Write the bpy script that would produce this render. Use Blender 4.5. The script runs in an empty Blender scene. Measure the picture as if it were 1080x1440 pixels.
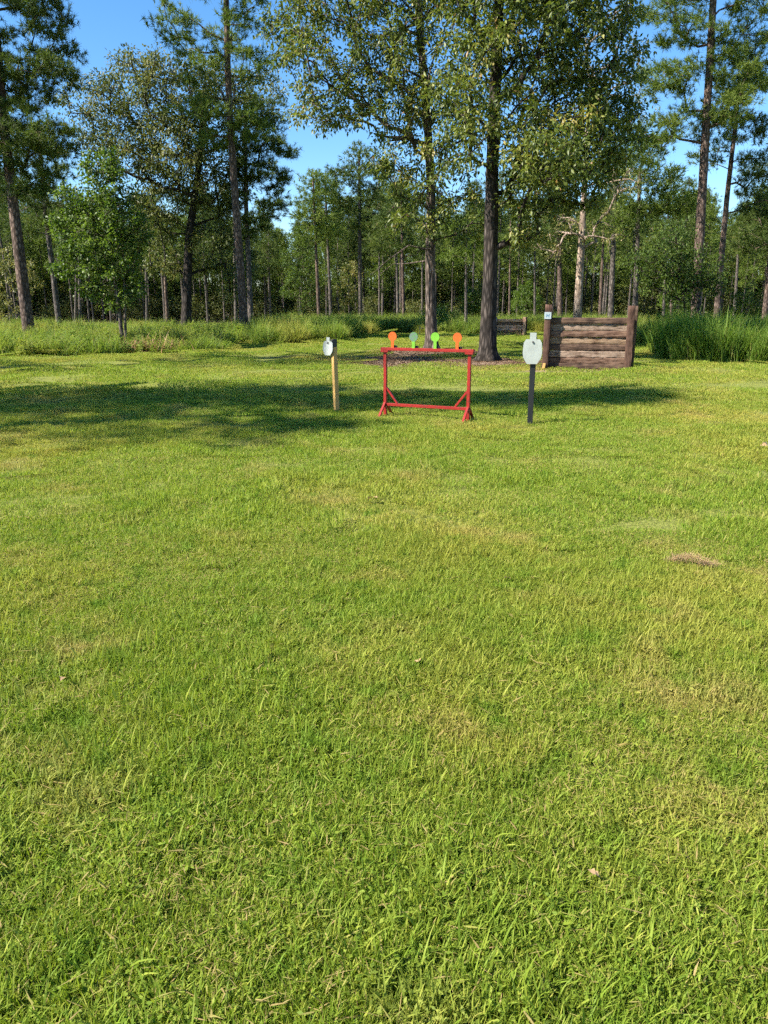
import bpy, bmesh, math, random
import numpy as np
from mathutils import Vector, Matrix, noise as mnoise

random.seed(7)
RNG = np.random.default_rng(11)
R = math.radians
scene = bpy.context.scene
COL = scene.collection

# ------------------------------------------------------------------ camera
CAM_H, PITCH, FPX = 1.6, R(15.34), 1050.0          # focal length in pixels of the 1080 x 1440 photograph
cam_data = bpy.data.cameras.new('camera')
cam_data.sensor_fit = 'VERTICAL'
cam_data.sensor_height = 24.0
cam_data.lens = 24.0 * FPX / 1440.0
cam_data.clip_start, cam_data.clip_end = 0.05, 4000
cam = bpy.data.objects.new('camera', cam_data)
COL.objects.link(cam)
cam.location = (0, 0, CAM_H)
cam.rotation_euler = (R(90) - PITCH, 0, 0)
scene.camera = cam

# ------------------------------------------------------------------ sky, sun, exposure
SUN_AZ, SUN_EL = R(21), R(43)                       # shadows run to the right and slightly away
world = bpy.data.worlds.new('World')
scene.world = world
world.use_nodes = True
wn = world.node_tree.nodes
bg = wn['Background']
sky = wn.new('ShaderNodeTexSky')
sky.sky_type = 'NISHITA'
sky.sun_disc = False
sky.sun_elevation = SUN_EL
sky.sun_rotation = math.atan2(-math.cos(SUN_AZ), -math.sin(SUN_AZ)) % (2 * math.pi)
sky.altitude = 50
sky.air_density = 1.0
sky.dust_density = 0.1
sky.ozone_density = 4.0
hs = wn.new('ShaderNodeHueSaturation')              # the camera's vivid rendering of a clear sky, all over
hs.inputs['Saturation'].default_value = 1.22
world.node_tree.links.new(sky.outputs[0], hs.inputs['Color'])
world.node_tree.links.new(hs.outputs[0], bg.inputs[0])
bg.inputs[1].default_value = 0.08
sun_data = bpy.data.lights.new('sun', 'SUN')
sun_data.energy = 5.0
sun_data.angle = R(0.53)
sun_data.color = (1.0, 0.94, 0.84)
sun = bpy.data.objects.new('sun', sun_data)
COL.objects.link(sun)
sd = Vector((math.cos(SUN_AZ) * math.cos(SUN_EL), math.sin(SUN_AZ) * math.cos(SUN_EL), -math.sin(SUN_EL)))
sun.rotation_euler = sd.to_track_quat('-Z', 'Y').to_euler()
sun.location = (-30, -10, 40)
scene.view_settings.view_transform = 'Standard'
scene.view_settings.look = 'None'
scene.view_settings.gamma = 1
scene.view_settings.exposure = 1.6
scene.cycles.use_denoising = False
scene.cycles.use_adaptive_sampling = True
scene.cycles.adaptive_threshold = 0.03
scene.cycles.adaptive_min_samples = 24
scene.cycles.max_bounces = 5
scene.cycles.diffuse_bounces = 3
scene.cycles.glossy_bounces = 2
scene.cycles.transmission_bounces = 3
scene.cycles.sample_clamp_indirect = 4

# ------------------------------------------------------------------ pixel helpers
def ray(px, py):
    u, v = (px - 540) / FPX, (720 - py) / FPX
    c, s = math.cos(PITCH), math.sin(PITCH)
    return Vector((u, v * s + c, v * c - s))
def at(px, py, Y):                                   # the point seen at a pixel, at forward distance Y
    d = ray(px, py)
    return Vector((0, 0, CAM_H)) + d * (Y / d.y)
def ground(px, py):
    d = ray(px, py)
    return Vector((0, 0, CAM_H)) + d * (CAM_H / -d.z)
def mpp(Y):                                          # metres for one photo pixel, near the horizon
    return Y / math.cos(PITCH) / FPX * math.cos(R(13)) * 1.0

# ------------------------------------------------------------------ object helpers
def tag(o, label=None, cat=None, group=None, kind=None):
    if label: o['label'] = label
    if cat: o['category'] = cat
    if group: o['group'] = group
    if kind: o['kind'] = kind
    return o
def empty(name, loc, rz=0.0):
    o = bpy.data.objects.new(name, None)
    o.empty_display_size = 0.2
    COL.objects.link(o)
    o.location = loc
    o.rotation_euler = (0, 0, rz)
    return o
def link(name, me, mat=None, parent=None, loc=None):
    o = bpy.data.objects.new(name, me)
    COL.objects.link(o)
    if mat is not None and not me.materials:
        me.materials.append(mat)
    if parent is not None:
        o.parent = parent
    if loc is not None:
        o.location = loc
    return o
def mesh_np(name, V, tris=None, quads=None, var=None, smooth=False):
    """Mesh from arrays; var = one float for each face (tris first, then quads)."""
    V = np.asarray(V, dtype=np.float32)
    nt = 0 if tris is None else len(tris)
    nq = 0 if quads is None else len(quads)
    me = bpy.data.meshes.new(name)
    me.vertices.add(len(V))
    me.vertices.foreach_set('co', V.ravel())
    idx = []
    if nt: idx.append(np.asarray(tris, dtype=np.int32).ravel())
    if nq: idx.append(np.asarray(quads, dtype=np.int32).ravel())
    idx = np.concatenate(idx)
    me.loops.add(len(idx))
    me.loops.foreach_set('vertex_index', idx)
    me.polygons.add(nt + nq)
    tot = np.concatenate([np.full(nt, 3, np.int32), np.full(nq, 4, np.int32)])
    start = np.concatenate([[0], np.cumsum(tot)[:-1]]).astype(np.int32)
    me.polygons.foreach_set('loop_start', start)
    me.polygons.foreach_set('loop_total', tot)
    if smooth:
        me.polygons.foreach_set('use_smooth', np.ones(nt + nq, dtype=bool))
    if var is not None:
        a = me.attributes.new('var', 'FLOAT', 'FACE')
        a.data.foreach_set('value', np.asarray(var, dtype=np.float32))
    me.update(calc_edges=True)
    return me
def bm_mesh(name, bm, smooth=False):
    me = bpy.data.meshes.new(name)
    bmesh.ops.recalc_face_normals(bm, faces=bm.faces)
    bm.to_mesh(me)
    bm.free()
    if smooth:
        for p in me.polygons: p.use_smooth = True
    return me
def bar_bm(a, b, w, d, up=(0, 0, 1), bevel=0.003, bm=None):
    """A rectangular bar from a to b, w wide across, d deep."""
    a, b = Vector(a), Vector(b)
    z = (b - a).normalized()
    upv = Vector(up)
    if abs(z.dot(upv)) > 0.95: upv = Vector((0, 1, 0))
    x = upv.cross(z).normalized()
    y = z.cross(x)
    bm = bm or bmesh.new()
    M = Matrix((x, y, z)).transposed().to_4x4()
    M.translation = (a + b) / 2
    r = bmesh.ops.create_cube(bm, size=1, matrix=M @ Matrix.Diagonal((w, d, (b - a).length, 1)))
    if bevel:
        es = list({e for v in r['verts'] for e in v.link_edges})
        bmesh.ops.bevel(bm, geom=es, offset=bevel, segments=1, affect='EDGES')
    return bm
def box_bm(lo, hi, bevel=0.003):
    bm = bmesh.new()
    lo, hi = Vector(lo), Vector(hi)
    M = Matrix.Translation((lo + hi) / 2) @ Matrix.Diagonal((*(hi - lo), 1))
    bmesh.ops.create_cube(bm, size=1, matrix=M)
    if bevel: bmesh.ops.bevel(bm, geom=list(bm.edges), offset=bevel, segments=1, affect='EDGES')
    return bm
def extrude_outline(pts, y0, y1, bevel=0.0):
    """A plate: outline in x, z; thickness from y0 to y1."""
    bm = bmesh.new()
    f = [bm.verts.new((x, y0, z)) for x, z in pts]
    k = [bm.verts.new((x, y1, z)) for x, z in pts]
    bm.faces.new(f)
    bm.faces.new(k[::-1])
    n = len(pts)
    for i in range(n):
        bm.faces.new((f[i], k[i], k[(i + 1) % n], f[(i + 1) % n]))
    return bm

# ------------------------------------------------------------------ materials
def new_mat(name):
    m = bpy.data.materials.new(name)
    m.use_nodes = True
    nt = m.node_tree
    for n in list(nt.nodes): nt.nodes.remove(n)
    out = nt.nodes.new('ShaderNodeOutputMaterial')
    return m, nt, out
def N(nt, kind, **kw):
    n = nt.nodes.new(kind)
    for k, v in kw.items():
        if k.startswith('i_'):
            n.inputs[k[2:].replace('_', ' ')].default_value = v
        else:
            setattr(n, k, v)
    return n
def ramp(nt, stops, src=None, interp='LINEAR'):
    r = nt.nodes.new('ShaderNodeValToRGB')
    r.color_ramp.interpolation = interp
    el = r.color_ramp.elements
    while len(el) > 1: el.remove(el[0])
    el[0].position, el[0].color = stops[0][0], (*stops[0][1], 1)
    for p, c in stops[1:]:
        e = el.new(p)
        e.color = (*c, 1)
    if src is not None: nt.links.new(src, r.inputs[0])
    return r
def mixc(nt, a, b, fac, mode='MIX'):
    m = nt.nodes.new('ShaderNodeMix')
    m.data_type = 'RGBA'
    m.blend_type = mode
    for sock, v in ((m.inputs[6], a), (m.inputs[7], b), (m.inputs[0], fac)):
        if hasattr(v, 'is_output') or isinstance(v, bpy.types.NodeSocket): nt.links.new(v, sock)
        elif isinstance(v, (int, float)): sock.default_value = v
        else: sock.default_value = (*v, 1)
    return m.outputs[2]
def noise_tex(nt, vec, scale, detail=4, rough=0.55):
    n = nt.nodes.new('ShaderNodeTexNoise')
    n.inputs['Scale'].default_value = scale
    n.inputs['Detail'].default_value = detail
    n.inputs['Roughness'].default_value = rough
    if vec is not None: nt.links.new(vec, n.inputs['Vector'])
    return n.outputs['Fac']
def scaled(nt, vec, s):
    m = nt.nodes.new('ShaderNodeMapping')
    m.inputs['Scale'].default_value = s
    nt.links.new(vec, m.inputs['Vector'])
    return m.outputs[0]
def leaf_shader(name, stops, trans_stops, rough=0.45, spec=0.4, trans=0.35, world_tint=None):
    """Leaf or blade: glossy diffuse front with light coming through; colour from the face value 'var'."""
    m, nt, out = new_mat(name)
    at_ = N(nt, 'ShaderNodeAttribute', attribute_name='var')
    fac = at_.outputs['Fac']
    c1 = ramp(nt, stops, fac).outputs[0]
    c2 = ramp(nt, trans_stops, fac).outputs[0]
    if world_tint:
        geo = N(nt, 'ShaderNodeNewGeometry')
        for scale, lo, hi, col, mode in world_tint:
            nz = noise_tex(nt, geo.outputs['Position'], scale, 3, 0.6)
            mr = N(nt, 'ShaderNodeMapRange', i_From_Min=lo, i_From_Max=hi)
            nt.links.new(nz, mr.inputs[0])
            c1 = mixc(nt, c1, col, mr.outputs[0], mode)
            c2 = mixc(nt, c2, col, mr.outputs[0], mode)
    p = N(nt, 'ShaderNodeBsdfPrincipled')
    p.inputs['Roughness'].default_value = rough
    p.inputs['Specular IOR Level'].default_value = spec
    nt.links.new(c1, p.inputs['Base Color'])
    t = N(nt, 'ShaderNodeBsdfTranslucent')
    nt.links.new(c2, t.inputs['Color'])
    mx = N(nt, 'ShaderNodeMixShader')
    mx.inputs[0].default_value = trans
    nt.links.new(p.outputs[0], mx.inputs[1])
    nt.links.new(t.outputs[0], mx.inputs[2])
    nt.links.new(mx.outputs[0], out.inputs[0])
    return m
def bark(name, dark, light, zs=1.6, s=7.0, bump=0.6):
    m, nt, out = new_mat(name)
    tc = N(nt, 'ShaderNodeTexCoord')
    v = scaled(nt, tc.outputs['Object'], (s, s, zs))
    n1 = noise_tex(nt, v, 2.2, 8, 0.65)
    vor = N(nt, 'ShaderNodeTexVoronoi', feature='DISTANCE_TO_EDGE')
    vor.inputs['Scale'].default_value = 1.5
    nt.links.new(v, vor.inputs['Vector'])
    cr = ramp(nt, [(0.0, tuple(x * 0.55 for x in dark)), (0.12, dark), (0.45, light)], vor.outputs['Distance']).outputs[0]
    n2 = ramp(nt, [(0.3, (0.55, 0.55, 0.55)), (0.7, (1.25, 1.22, 1.2))], n1).outputs[0]
    big = ramp(nt, [(0.35, (0.75, 0.75, 0.78)), (0.65, (1.15, 1.1, 1.05))], noise_tex(nt, tc.outputs['Object'], 0.7, 3)).outputs[0]
    c = mixc(nt, mixc(nt, cr, n2, 1.0, 'MULTIPLY'), big, 1.0, 'MULTIPLY')
    p = N(nt, 'ShaderNodeBsdfPrincipled')
    p.inputs['Roughness'].default_value = 0.9
    p.inputs['Specular IOR Level'].default_value = 0.15
    nt.links.new(c, p.inputs['Base Color'])
    b = N(nt, 'ShaderNodeBump')
    b.inputs['Strength'].default_value = bump
    b.inputs['Distance'].default_value = 0.03
    mh = N(nt, 'ShaderNodeMath', operation='MULTIPLY_ADD')
    nt.links.new(n1, mh.inputs[0]); mh.inputs[1].default_value = 0.6
    nt.links.new(vor.outputs['Distance'], mh.inputs[2])
    nt.links.new(mh.outputs[0], b.inputs['Height'])
    nt.links.new(b.outputs[0], p.inputs['Normal'])
    nt.links.new(p.outputs[0], out.inputs[0])
    return m
def timber(name, dark, mid, light, bias=0.5, splinter=0.8):
    """Old railway tie: streaks along the length, split grain, stains."""
    m, nt, out = new_mat(name)
    tc = N(nt, 'ShaderNodeTexCoord')
    oi = N(nt, 'ShaderNodeObjectInfo')
    add = N(nt, 'ShaderNodeVectorMath', operation='ADD')
    mul = N(nt, 'ShaderNodeVectorMath', operation='SCALE')
    mul.inputs[0].default_value = (37, 19, 53)
    nt.links.new(oi.outputs['Random'], mul.inputs['Scale'])
    nt.links.new(tc.outputs['Object'], add.inputs[0]); nt.links.new(mul.outputs[0], add.inputs[1])
    v = scaled(nt, add.outputs[0], (1.8, 14, 22))
    n1 = noise_tex(nt, v, 1.3, 9, 0.7)
    n2 = noise_tex(nt, add.outputs[0], 4.5, 5, 0.6)
    mm = N(nt, 'ShaderNodeMath', operation='MULTIPLY_ADD')
    nt.links.new(n2, mm.inputs[0]); mm.inputs[1].default_value = 0.8
    nt.links.new(n1, mm.inputs[2])
    c = ramp(nt, [(bias + 0.12, dark), (bias + 0.34, mid), (bias + 0.52, light)], mm.outputs[0]).outputs[0]
    crack = ramp(nt, [(0.36, (0.25, 0.22, 0.2)), (0.44, (1, 1, 1))], n1).outputs[0]
    c = mixc(nt, c, crack, 0.85, 'MULTIPLY')
    p = N(nt, 'ShaderNodeBsdfPrincipled')
    p.inputs['Roughness'].default_value = 0.85
    p.inputs['Specular IOR Level'].default_value = 0.2
    nt.links.new(c, p.inputs['Base Color'])
    b = N(nt, 'ShaderNodeBump')
    b.inputs['Strength'].default_value = splinter
    b.inputs['Distance'].default_value = 0.02
    nt.links.new(n1, b.inputs['Height'])
    nt.links.new(b.outputs[0], p.inputs['Normal'])
    nt.links.new(p.outputs[0], out.inputs[0])
    return m
def paint(name, col, worn, amount=0.3, rough=0.45, scale=30):
    m, nt, out = new_mat(name)
    tc = N(nt, 'ShaderNodeTexCoord')
    n1 = noise_tex(nt, tc.outputs['Object'], scale, 6, 0.65)
    f = ramp(nt, [(1 - amount - 0.12, (0, 0, 0)), (1 - amount + 0.02, (1, 1, 1))], n1).outputs[0]
    n2 = ramp(nt, [(0.3, (0.82, 0.82, 0.82)), (0.7, (1.1, 1.1, 1.1))], noise_tex(nt, tc.outputs['Object'], 7, 4)).outputs[0]
    c = mixc(nt, mixc(nt, col, n2, 1.0, 'MULTIPLY'), worn, f)
    p = N(nt, 'ShaderNodeBsdfPrincipled')
    p.inputs['Roughness'].default_value = rough
    p.inputs['Specular IOR Level'].default_value = 0.35
    nt.links.new(c, p.inputs['Base Color'])
    b = N(nt, 'ShaderNodeBump')
    b.inputs['Strength'].default_value = 0.15
    b.inputs['Distance'].default_value = 0.004
    nt.links.new(n1, b.inputs['Height'])
    nt.links.new(b.outputs[0], p.inputs['Normal'])
    nt.links.new(p.outputs[0], out.inputs[0])
    return m

M = {}
M['oak_bark'] = bark('oak_bark', (0.03, 0.025, 0.021), (0.115, 0.098, 0.085), 1.5, 8)  # bark colour darkened all round to include the shade on the trunk
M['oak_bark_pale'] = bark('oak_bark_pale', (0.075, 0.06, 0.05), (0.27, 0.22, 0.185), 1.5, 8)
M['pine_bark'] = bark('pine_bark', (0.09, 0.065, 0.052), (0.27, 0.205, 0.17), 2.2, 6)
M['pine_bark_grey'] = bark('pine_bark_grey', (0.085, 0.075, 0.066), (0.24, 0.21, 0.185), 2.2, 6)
M['pale_bark'] = bark('pale_bark', (0.26, 0.20, 0.155), (0.52, 0.43, 0.35), 1.2, 5, 0.4)
M['sapling_bark'] = bark('sapling_bark', (0.12, 0.10, 0.08), (0.30, 0.26, 0.21), 1.5, 12, 0.4)
M['oak_leaf'] = leaf_shader('oak_leaf',
    [(0, (0.036, 0.056, 0.013)), (0.45, (0.092, 0.12, 0.022)), (0.8, (0.17, 0.19, 0.037)), (0.93, (0.25, 0.235, 0.055)), (1, (0.24, 0.13, 0.04))],
    [(0, (0.10, 0.15, 0.015)), (0.6, (0.18, 0.235, 0.025)), (1, (0.28, 0.25, 0.04))], rough=0.46, spec=0.34, trans=0.34)
M['olive_leaf'] = leaf_shader('olive_leaf',
    [(0, (0.05, 0.066, 0.018)), (0.5, (0.095, 0.112, 0.028)), (0.9, (0.15, 0.16, 0.04)), (1, (0.20, 0.16, 0.05))],
    [(0, (0.09, 0.12, 0.02)), (0.6, (0.16, 0.19, 0.035)), (1, (0.25, 0.22, 0.05))], rough=0.48, spec=0.3, trans=0.34)
M['maple_leaf'] = leaf_shader('maple_leaf',
    [(0, (0.04, 0.072, 0.012)), (0.5, (0.075, 0.12, 0.018)), (1, (0.14, 0.185, 0.03))],
    [(0, (0.09, 0.17, 0.01)), (1, (0.19, 0.29, 0.025))], rough=0.48, spec=0.3, trans=0.36)
M['yellow_leaf'] = leaf_shader('yellow_leaf',
    [(0, (0.08, 0.10, 0.03)), (0.5, (0.16, 0.165, 0.045)), (1, (0.25, 0.20, 0.07))],
    [(0, (0.15, 0.19, 0.03)), (1, (0.32, 0.27, 0.06))], rough=0.5, trans=0.35)
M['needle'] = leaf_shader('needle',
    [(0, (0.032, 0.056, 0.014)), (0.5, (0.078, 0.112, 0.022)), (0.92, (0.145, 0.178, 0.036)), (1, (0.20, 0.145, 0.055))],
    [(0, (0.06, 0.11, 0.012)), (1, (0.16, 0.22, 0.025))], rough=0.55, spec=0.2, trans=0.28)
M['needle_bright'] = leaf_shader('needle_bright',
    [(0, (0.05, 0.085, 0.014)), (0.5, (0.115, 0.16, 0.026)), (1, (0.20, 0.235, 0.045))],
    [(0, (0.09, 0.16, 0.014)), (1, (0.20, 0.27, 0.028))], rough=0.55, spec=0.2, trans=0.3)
M['shrub_leaf'] = leaf_shader('shrub_leaf',
    [(0, (0.03, 0.055, 0.012)), (0.6, (0.068, 0.108, 0.02)), (1, (0.13, 0.17, 0.03))],
    [(0, (0.07, 0.13, 0.01)), (1, (0.17, 0.24, 0.022))], rough=0.55, spec=0.2, trans=0.32)
DRY = [(0.33, 0.47, 0.62, (0.25, 0.20, 0.075), 'MIX'), (1.6, 0.60, 0.78, (0.26, 0.20, 0.085), 'MIX')]
M['lawn_blade'] = leaf_shader('lawn_blade',
    [(0, (0.095, 0.158, 0.016)), (0.5, (0.205, 0.268, 0.03)), (0.83, (0.345, 0.36, 0.06)), (0.90, (0.33, 0.32, 0.075)), (0.95, (0.36, 0.29, 0.11)), (1, (0.33, 0.235, 0.095))],
    [(0, (0.18, 0.30, 0.012)), (0.6, (0.345, 0.43, 0.03)), (0.9, (0.40, 0.38, 0.06)), (1, (0.36, 0.27, 0.10))],
    rough=0.6, spec=0.18, trans=0.4,
    world_tint=[(0.28, 0.47, 0.80, (0.43, 0.345, 0.07), 'MIX'), (1.1, 0.55, 0.84, (0.41, 0.315, 0.11), 'MIX'),
                (5.5, 0.52, 0.72, (0.14, 0.235, 0.018), 'MIX')])
M['tall_blade'] = leaf_shader('tall_blade',
    [(0, (0.07, 0.125, 0.018)), (0.5, (0.14, 0.205, 0.032)), (0.85, (0.23, 0.26, 0.055)), (1, (0.34, 0.27, 0.12))],
    [(0, (0.14, 0.24, 0.015)), (0.7, (0.27, 0.36, 0.035)), (1, (0.34, 0.27, 0.09))], rough=0.6, spec=0.18, trans=0.42,
    world_tint=[(0.35, 0.5, 0.75, (0.36, 0.32, 0.06), 'MIX')])
M['lush_blade'] = leaf_shader('lush_blade',
    [(0, (0.05, 0.095, 0.012)), (0.5, (0.10, 0.165, 0.02)), (0.85, (0.17, 0.23, 0.035)), (1, (0.29, 0.23, 0.09))],
    [(0, (0.12, 0.22, 0.01)), (0.7, (0.22, 0.35, 0.02)), (1, (0.28, 0.24, 0.06))], rough=0.6, spec=0.18, trans=0.36)
M['litter'] = leaf_shader('litter', [(0, (0.06, 0.035, 0.02)), (1, (0.20, 0.125, 0.075))], [(0, (0.08, 0.04, 0.02)), (1, (0.15, 0.09, 0.05))], rough=0.7, spec=0.1, trans=0.1)
M['straw'] = leaf_shader('straw', [(0, (0.24, 0.14, 0.065)), (1, (0.50, 0.34, 0.18))], [(0, (0.2, 0.1, 0.05)), (1, (0.3, 0.2, 0.1))], rough=0.6, trans=0.15)
M['dead_weed'] = leaf_shader('dead_weed', [(0, (0.12, 0.05, 0.03)), (1, (0.34, 0.19, 0.09))], [(0, (0.2, 0.08, 0.03)), (1, (0.3, 0.18, 0.08))], rough=0.6, trans=0.25)
M['tie_dark'] = timber('tie_dark', (0.024, 0.015, 0.011), (0.06, 0.036, 0.025), (0.12, 0.075, 0.05), 0.5)
M['tie_grey'] = timber('tie_grey', (0.035, 0.018, 0.012), (0.125, 0.082, 0.058), (0.25, 0.18, 0.132), 0.43)
M['tie_brown'] = timber('tie_brown', (0.022, 0.011, 0.007), (0.068, 0.036, 0.023), (0.15, 0.092, 0.063), 0.46)
M['tie_tan'] = timber('tie_tan', (0.035, 0.018, 0.011), (0.13, 0.078, 0.045), (0.25, 0.17, 0.11), 0.43)
M['tie_post'] = timber('tie_post', (0.02, 0.010, 0.007), (0.05, 0.026, 0.018), (0.09, 0.05, 0.035), 0.42)
M['tie_red'] = timber('tie_red', (0.08, 0.035, 0.022), (0.26, 0.125, 0.08), (0.40, 0.25, 0.17), 0.40)
M['red_paint'] = paint('red_paint', (0.25, 0.015, 0.011), (0.085, 0.02, 0.014), 0.33, 0.4)
M['orange_paint'] = paint('orange_paint', (0.46, 0.085, 0.006), (0.34, 0.06, 0.006), 0.27, 0.5)
M['green_paint'] = paint('green_paint', (0.13, 0.33, 0.022), (0.09, 0.25, 0.02), 0.27, 0.5)
M['splatter'] = paint('splatter', (0.07, 0.22, 0.035), (0.10, 0.12, 0.125), 0.47, 0.5, 60)
M['white_paint'] = paint('white_paint', (0.29, 0.315, 0.285), (0.22, 0.24, 0.225), 0.29, 0.6, 14)
M['black_paint'] = paint('black_paint', (0.012, 0.013, 0.014), (0.05, 0.055, 0.055), 0.24, 0.5, 40)
M['bare_steel'] = paint('bare_steel', (0.12, 0.12, 0.12), (0.05, 0.05, 0.05), 0.4, 0.45, 40)
M['new_wood'] = paint('new_wood', (0.46, 0.275, 0.085), (0.37, 0.21, 0.06), 0.27, 0.6, 22)
M['sign_white'] = paint('sign_white', (0.30, 0.35, 0.37), (0.22, 0.26, 0.28), 0.27, 0.5, 30)
M['sign_blue'] = paint('sign_blue', (0.06, 0.16, 0.26), (0.05, 0.1, 0.2), 0.2, 0.5)

# ------------------------------------------------------------------ ground
# bare dirt: ellipses (x, y, half width, half depth)
DIRT = [(2.2, 23.1, 3.3, 2.6), (-0.9, 24.9, 2.6, 0.75), (1.5, 28.0, 2.3, 2.4), (4.9, 19.75, 1.6, 0.42), (5.0, 21.6, 1.4, 1.3)]
def dirt_amount(x, y):
    """0 lawn .. 1 bare, with a ragged edge; works on arrays."""
    w = 0.22 * np.sin(x * 3.1 + 1.3 * np.sin(y * 2.3)) + 0.16 * np.sin(y * 5.3 + 2.0 * np.sin(x * 4.1)) + 0.1 * np.sin(x * 11 + y * 7)
    best = np.zeros_like(x)
    for cx, cy, rx, ry in DIRT:
        r = np.sqrt(((x - cx) / rx) ** 2 + ((y - cy) / ry) ** 2) + w * 0.6
        best = np.maximum(best, np.clip((1.08 - r) / 0.3, 0, 1))
    return best
def lawn_sheet():
    xs = np.concatenate([[-1500, -400, -120, -60], np.arange(-40, 40.1, 0.5), [60, 120, 400, 1500]])
    ys = np.concatenate([[-400, -60, -10], np.arange(-3, 60.1, 0.5), [75, 100, 150, 300, 800, 2500]])
    X, Y = np.meshgrid(xs, ys)
    Z = np.zeros_like(X)
    V = np.stack([X.ravel(), Y.ravel(), Z.ravel()], 1)
    nx, ny = len(xs), len(ys)
    i = (np.arange(ny - 1)[:, None] * nx + np.arange(nx - 1)[None, :]).ravel()
    Q = np.stack([i, i + 1, i + 1 + nx, i + nx], 1)
    return mesh_np('lawn', V, quads=Q)
def lawn_material():
    m, nt, out = new_mat('lawn_ground')
    geo = N(nt, 'ShaderNodeNewGeometry')
    P = geo.outputs['Position']
    n_f = noise_tex(nt, P, 28, 6, 0.7)
    grass = ramp(nt, [(0.32, (0.07, 0.075, 0.022)), (0.5, (0.15, 0.17, 0.035)), (0.68, (0.25, 0.24, 0.07))], n_f).outputs[0]
    dirt = ramp(nt, [(0.3, (0.12, 0.08, 0.05)), (0.5, (0.23, 0.165, 0.11)), (0.7, (0.36, 0.27, 0.19))], noise_tex(nt, P, 14, 7, 0.72)).outputs[0]
    litter = ramp(nt, [(0.52, (0, 0, 0)), (0.6, (1, 1, 1))], noise_tex(nt, P, 60, 3, 0.6)).outputs[0]
    dirt = mixc(nt, dirt, (0.12, 0.075, 0.05), litter)
    # dirt mask from the same ellipses
    sep = N(nt, 'ShaderNodeSeparateXYZ')
    nt.links.new(P, sep.inputs[0])
    nz = noise_tex(nt, P, 1.7, 4, 0.65)
    mask = None
    for cx, cy, rx, ry in DIRT:
        def lin(sock, c, r):
            a = N(nt, 'ShaderNodeMath', operation='SUBTRACT'); nt.links.new(sock, a.inputs[0]); a.inputs[1].default_value = c
            b = N(nt, 'ShaderNodeMath', operation='DIVIDE'); nt.links.new(a.outputs[0], b.inputs[0]); b.inputs[1].default_value = r
            d = N(nt, 'ShaderNodeMath', operation='MULTIPLY'); nt.links.new(b.outputs[0], d.inputs[0]); nt.links.new(b.outputs[0], d.inputs[1])
            return d.outputs[0]
        s = N(nt, 'ShaderNodeMath', operation='ADD')
        nt.links.new(lin(sep.outputs[0], cx, rx), s.inputs[0]); nt.links.new(lin(sep.outputs[1], cy, ry), s.inputs[1])
        q = N(nt, 'ShaderNodeMath', operation='SQRT'); nt.links.new(s.outputs[0], q.inputs[0])
        if mask is None: mask = q.outputs[0]
        else:
            mn = N(nt, 'ShaderNodeMath', operation='MINIMUM')
            nt.links.new(mask, mn.inputs[0]); nt.links.new(q.outputs[0], mn.inputs[1])
            mask = mn.outputs[0]
    ad = N(nt, 'ShaderNodeMath', operation='MULTIPLY_ADD')
    nt.links.new(nz, ad.inputs[0]); ad.inputs[1].default_value = 0.5; nt.links.new(mask, ad.inputs[2])
    mr = N(nt, 'ShaderNodeMapRange', i_From_Min=1.35, i_From_Max=1.05)
    nt.links.new(ad.outputs[0], mr.inputs[0])
    # leaf mould under the wood
    wd = N(nt, 'ShaderNodeMapRange', i_From_Min=74.0, i_From_Max=86.0)
    nt.links.new(sep.outputs[1], wd.inputs[0])
    grass = mixc(nt, grass, (0.07, 0.05, 0.032), wd.outputs[0])
    c = mixc(nt, grass, dirt, mr.outputs[0])
    p = N(nt, 'ShaderNodeBsdfPrincipled')
    p.inputs['Roughness'].default_value = 0.95
    p.inputs['Specular IOR Level'].default_value = 0.1
    nt.links.new(c, p.inputs['Base Color'])
    b = N(nt, 'ShaderNodeBump'); b.inputs['Strength'].default_value = 0.7; b.inputs['Distance'].default_value = 0.03
    nt.links.new(n_f, b.inputs['Height']); nt.links.new(b.outputs[0], p.inputs['Normal'])
    nt.links.new(p.outputs[0], out.inputs[0])
    return m
lawn = link('lawn_ground', lawn_sheet(), lawn_material())
tag(lawn, 'mown lawn with bare dirt under the oaks', kind='structure')

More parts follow.
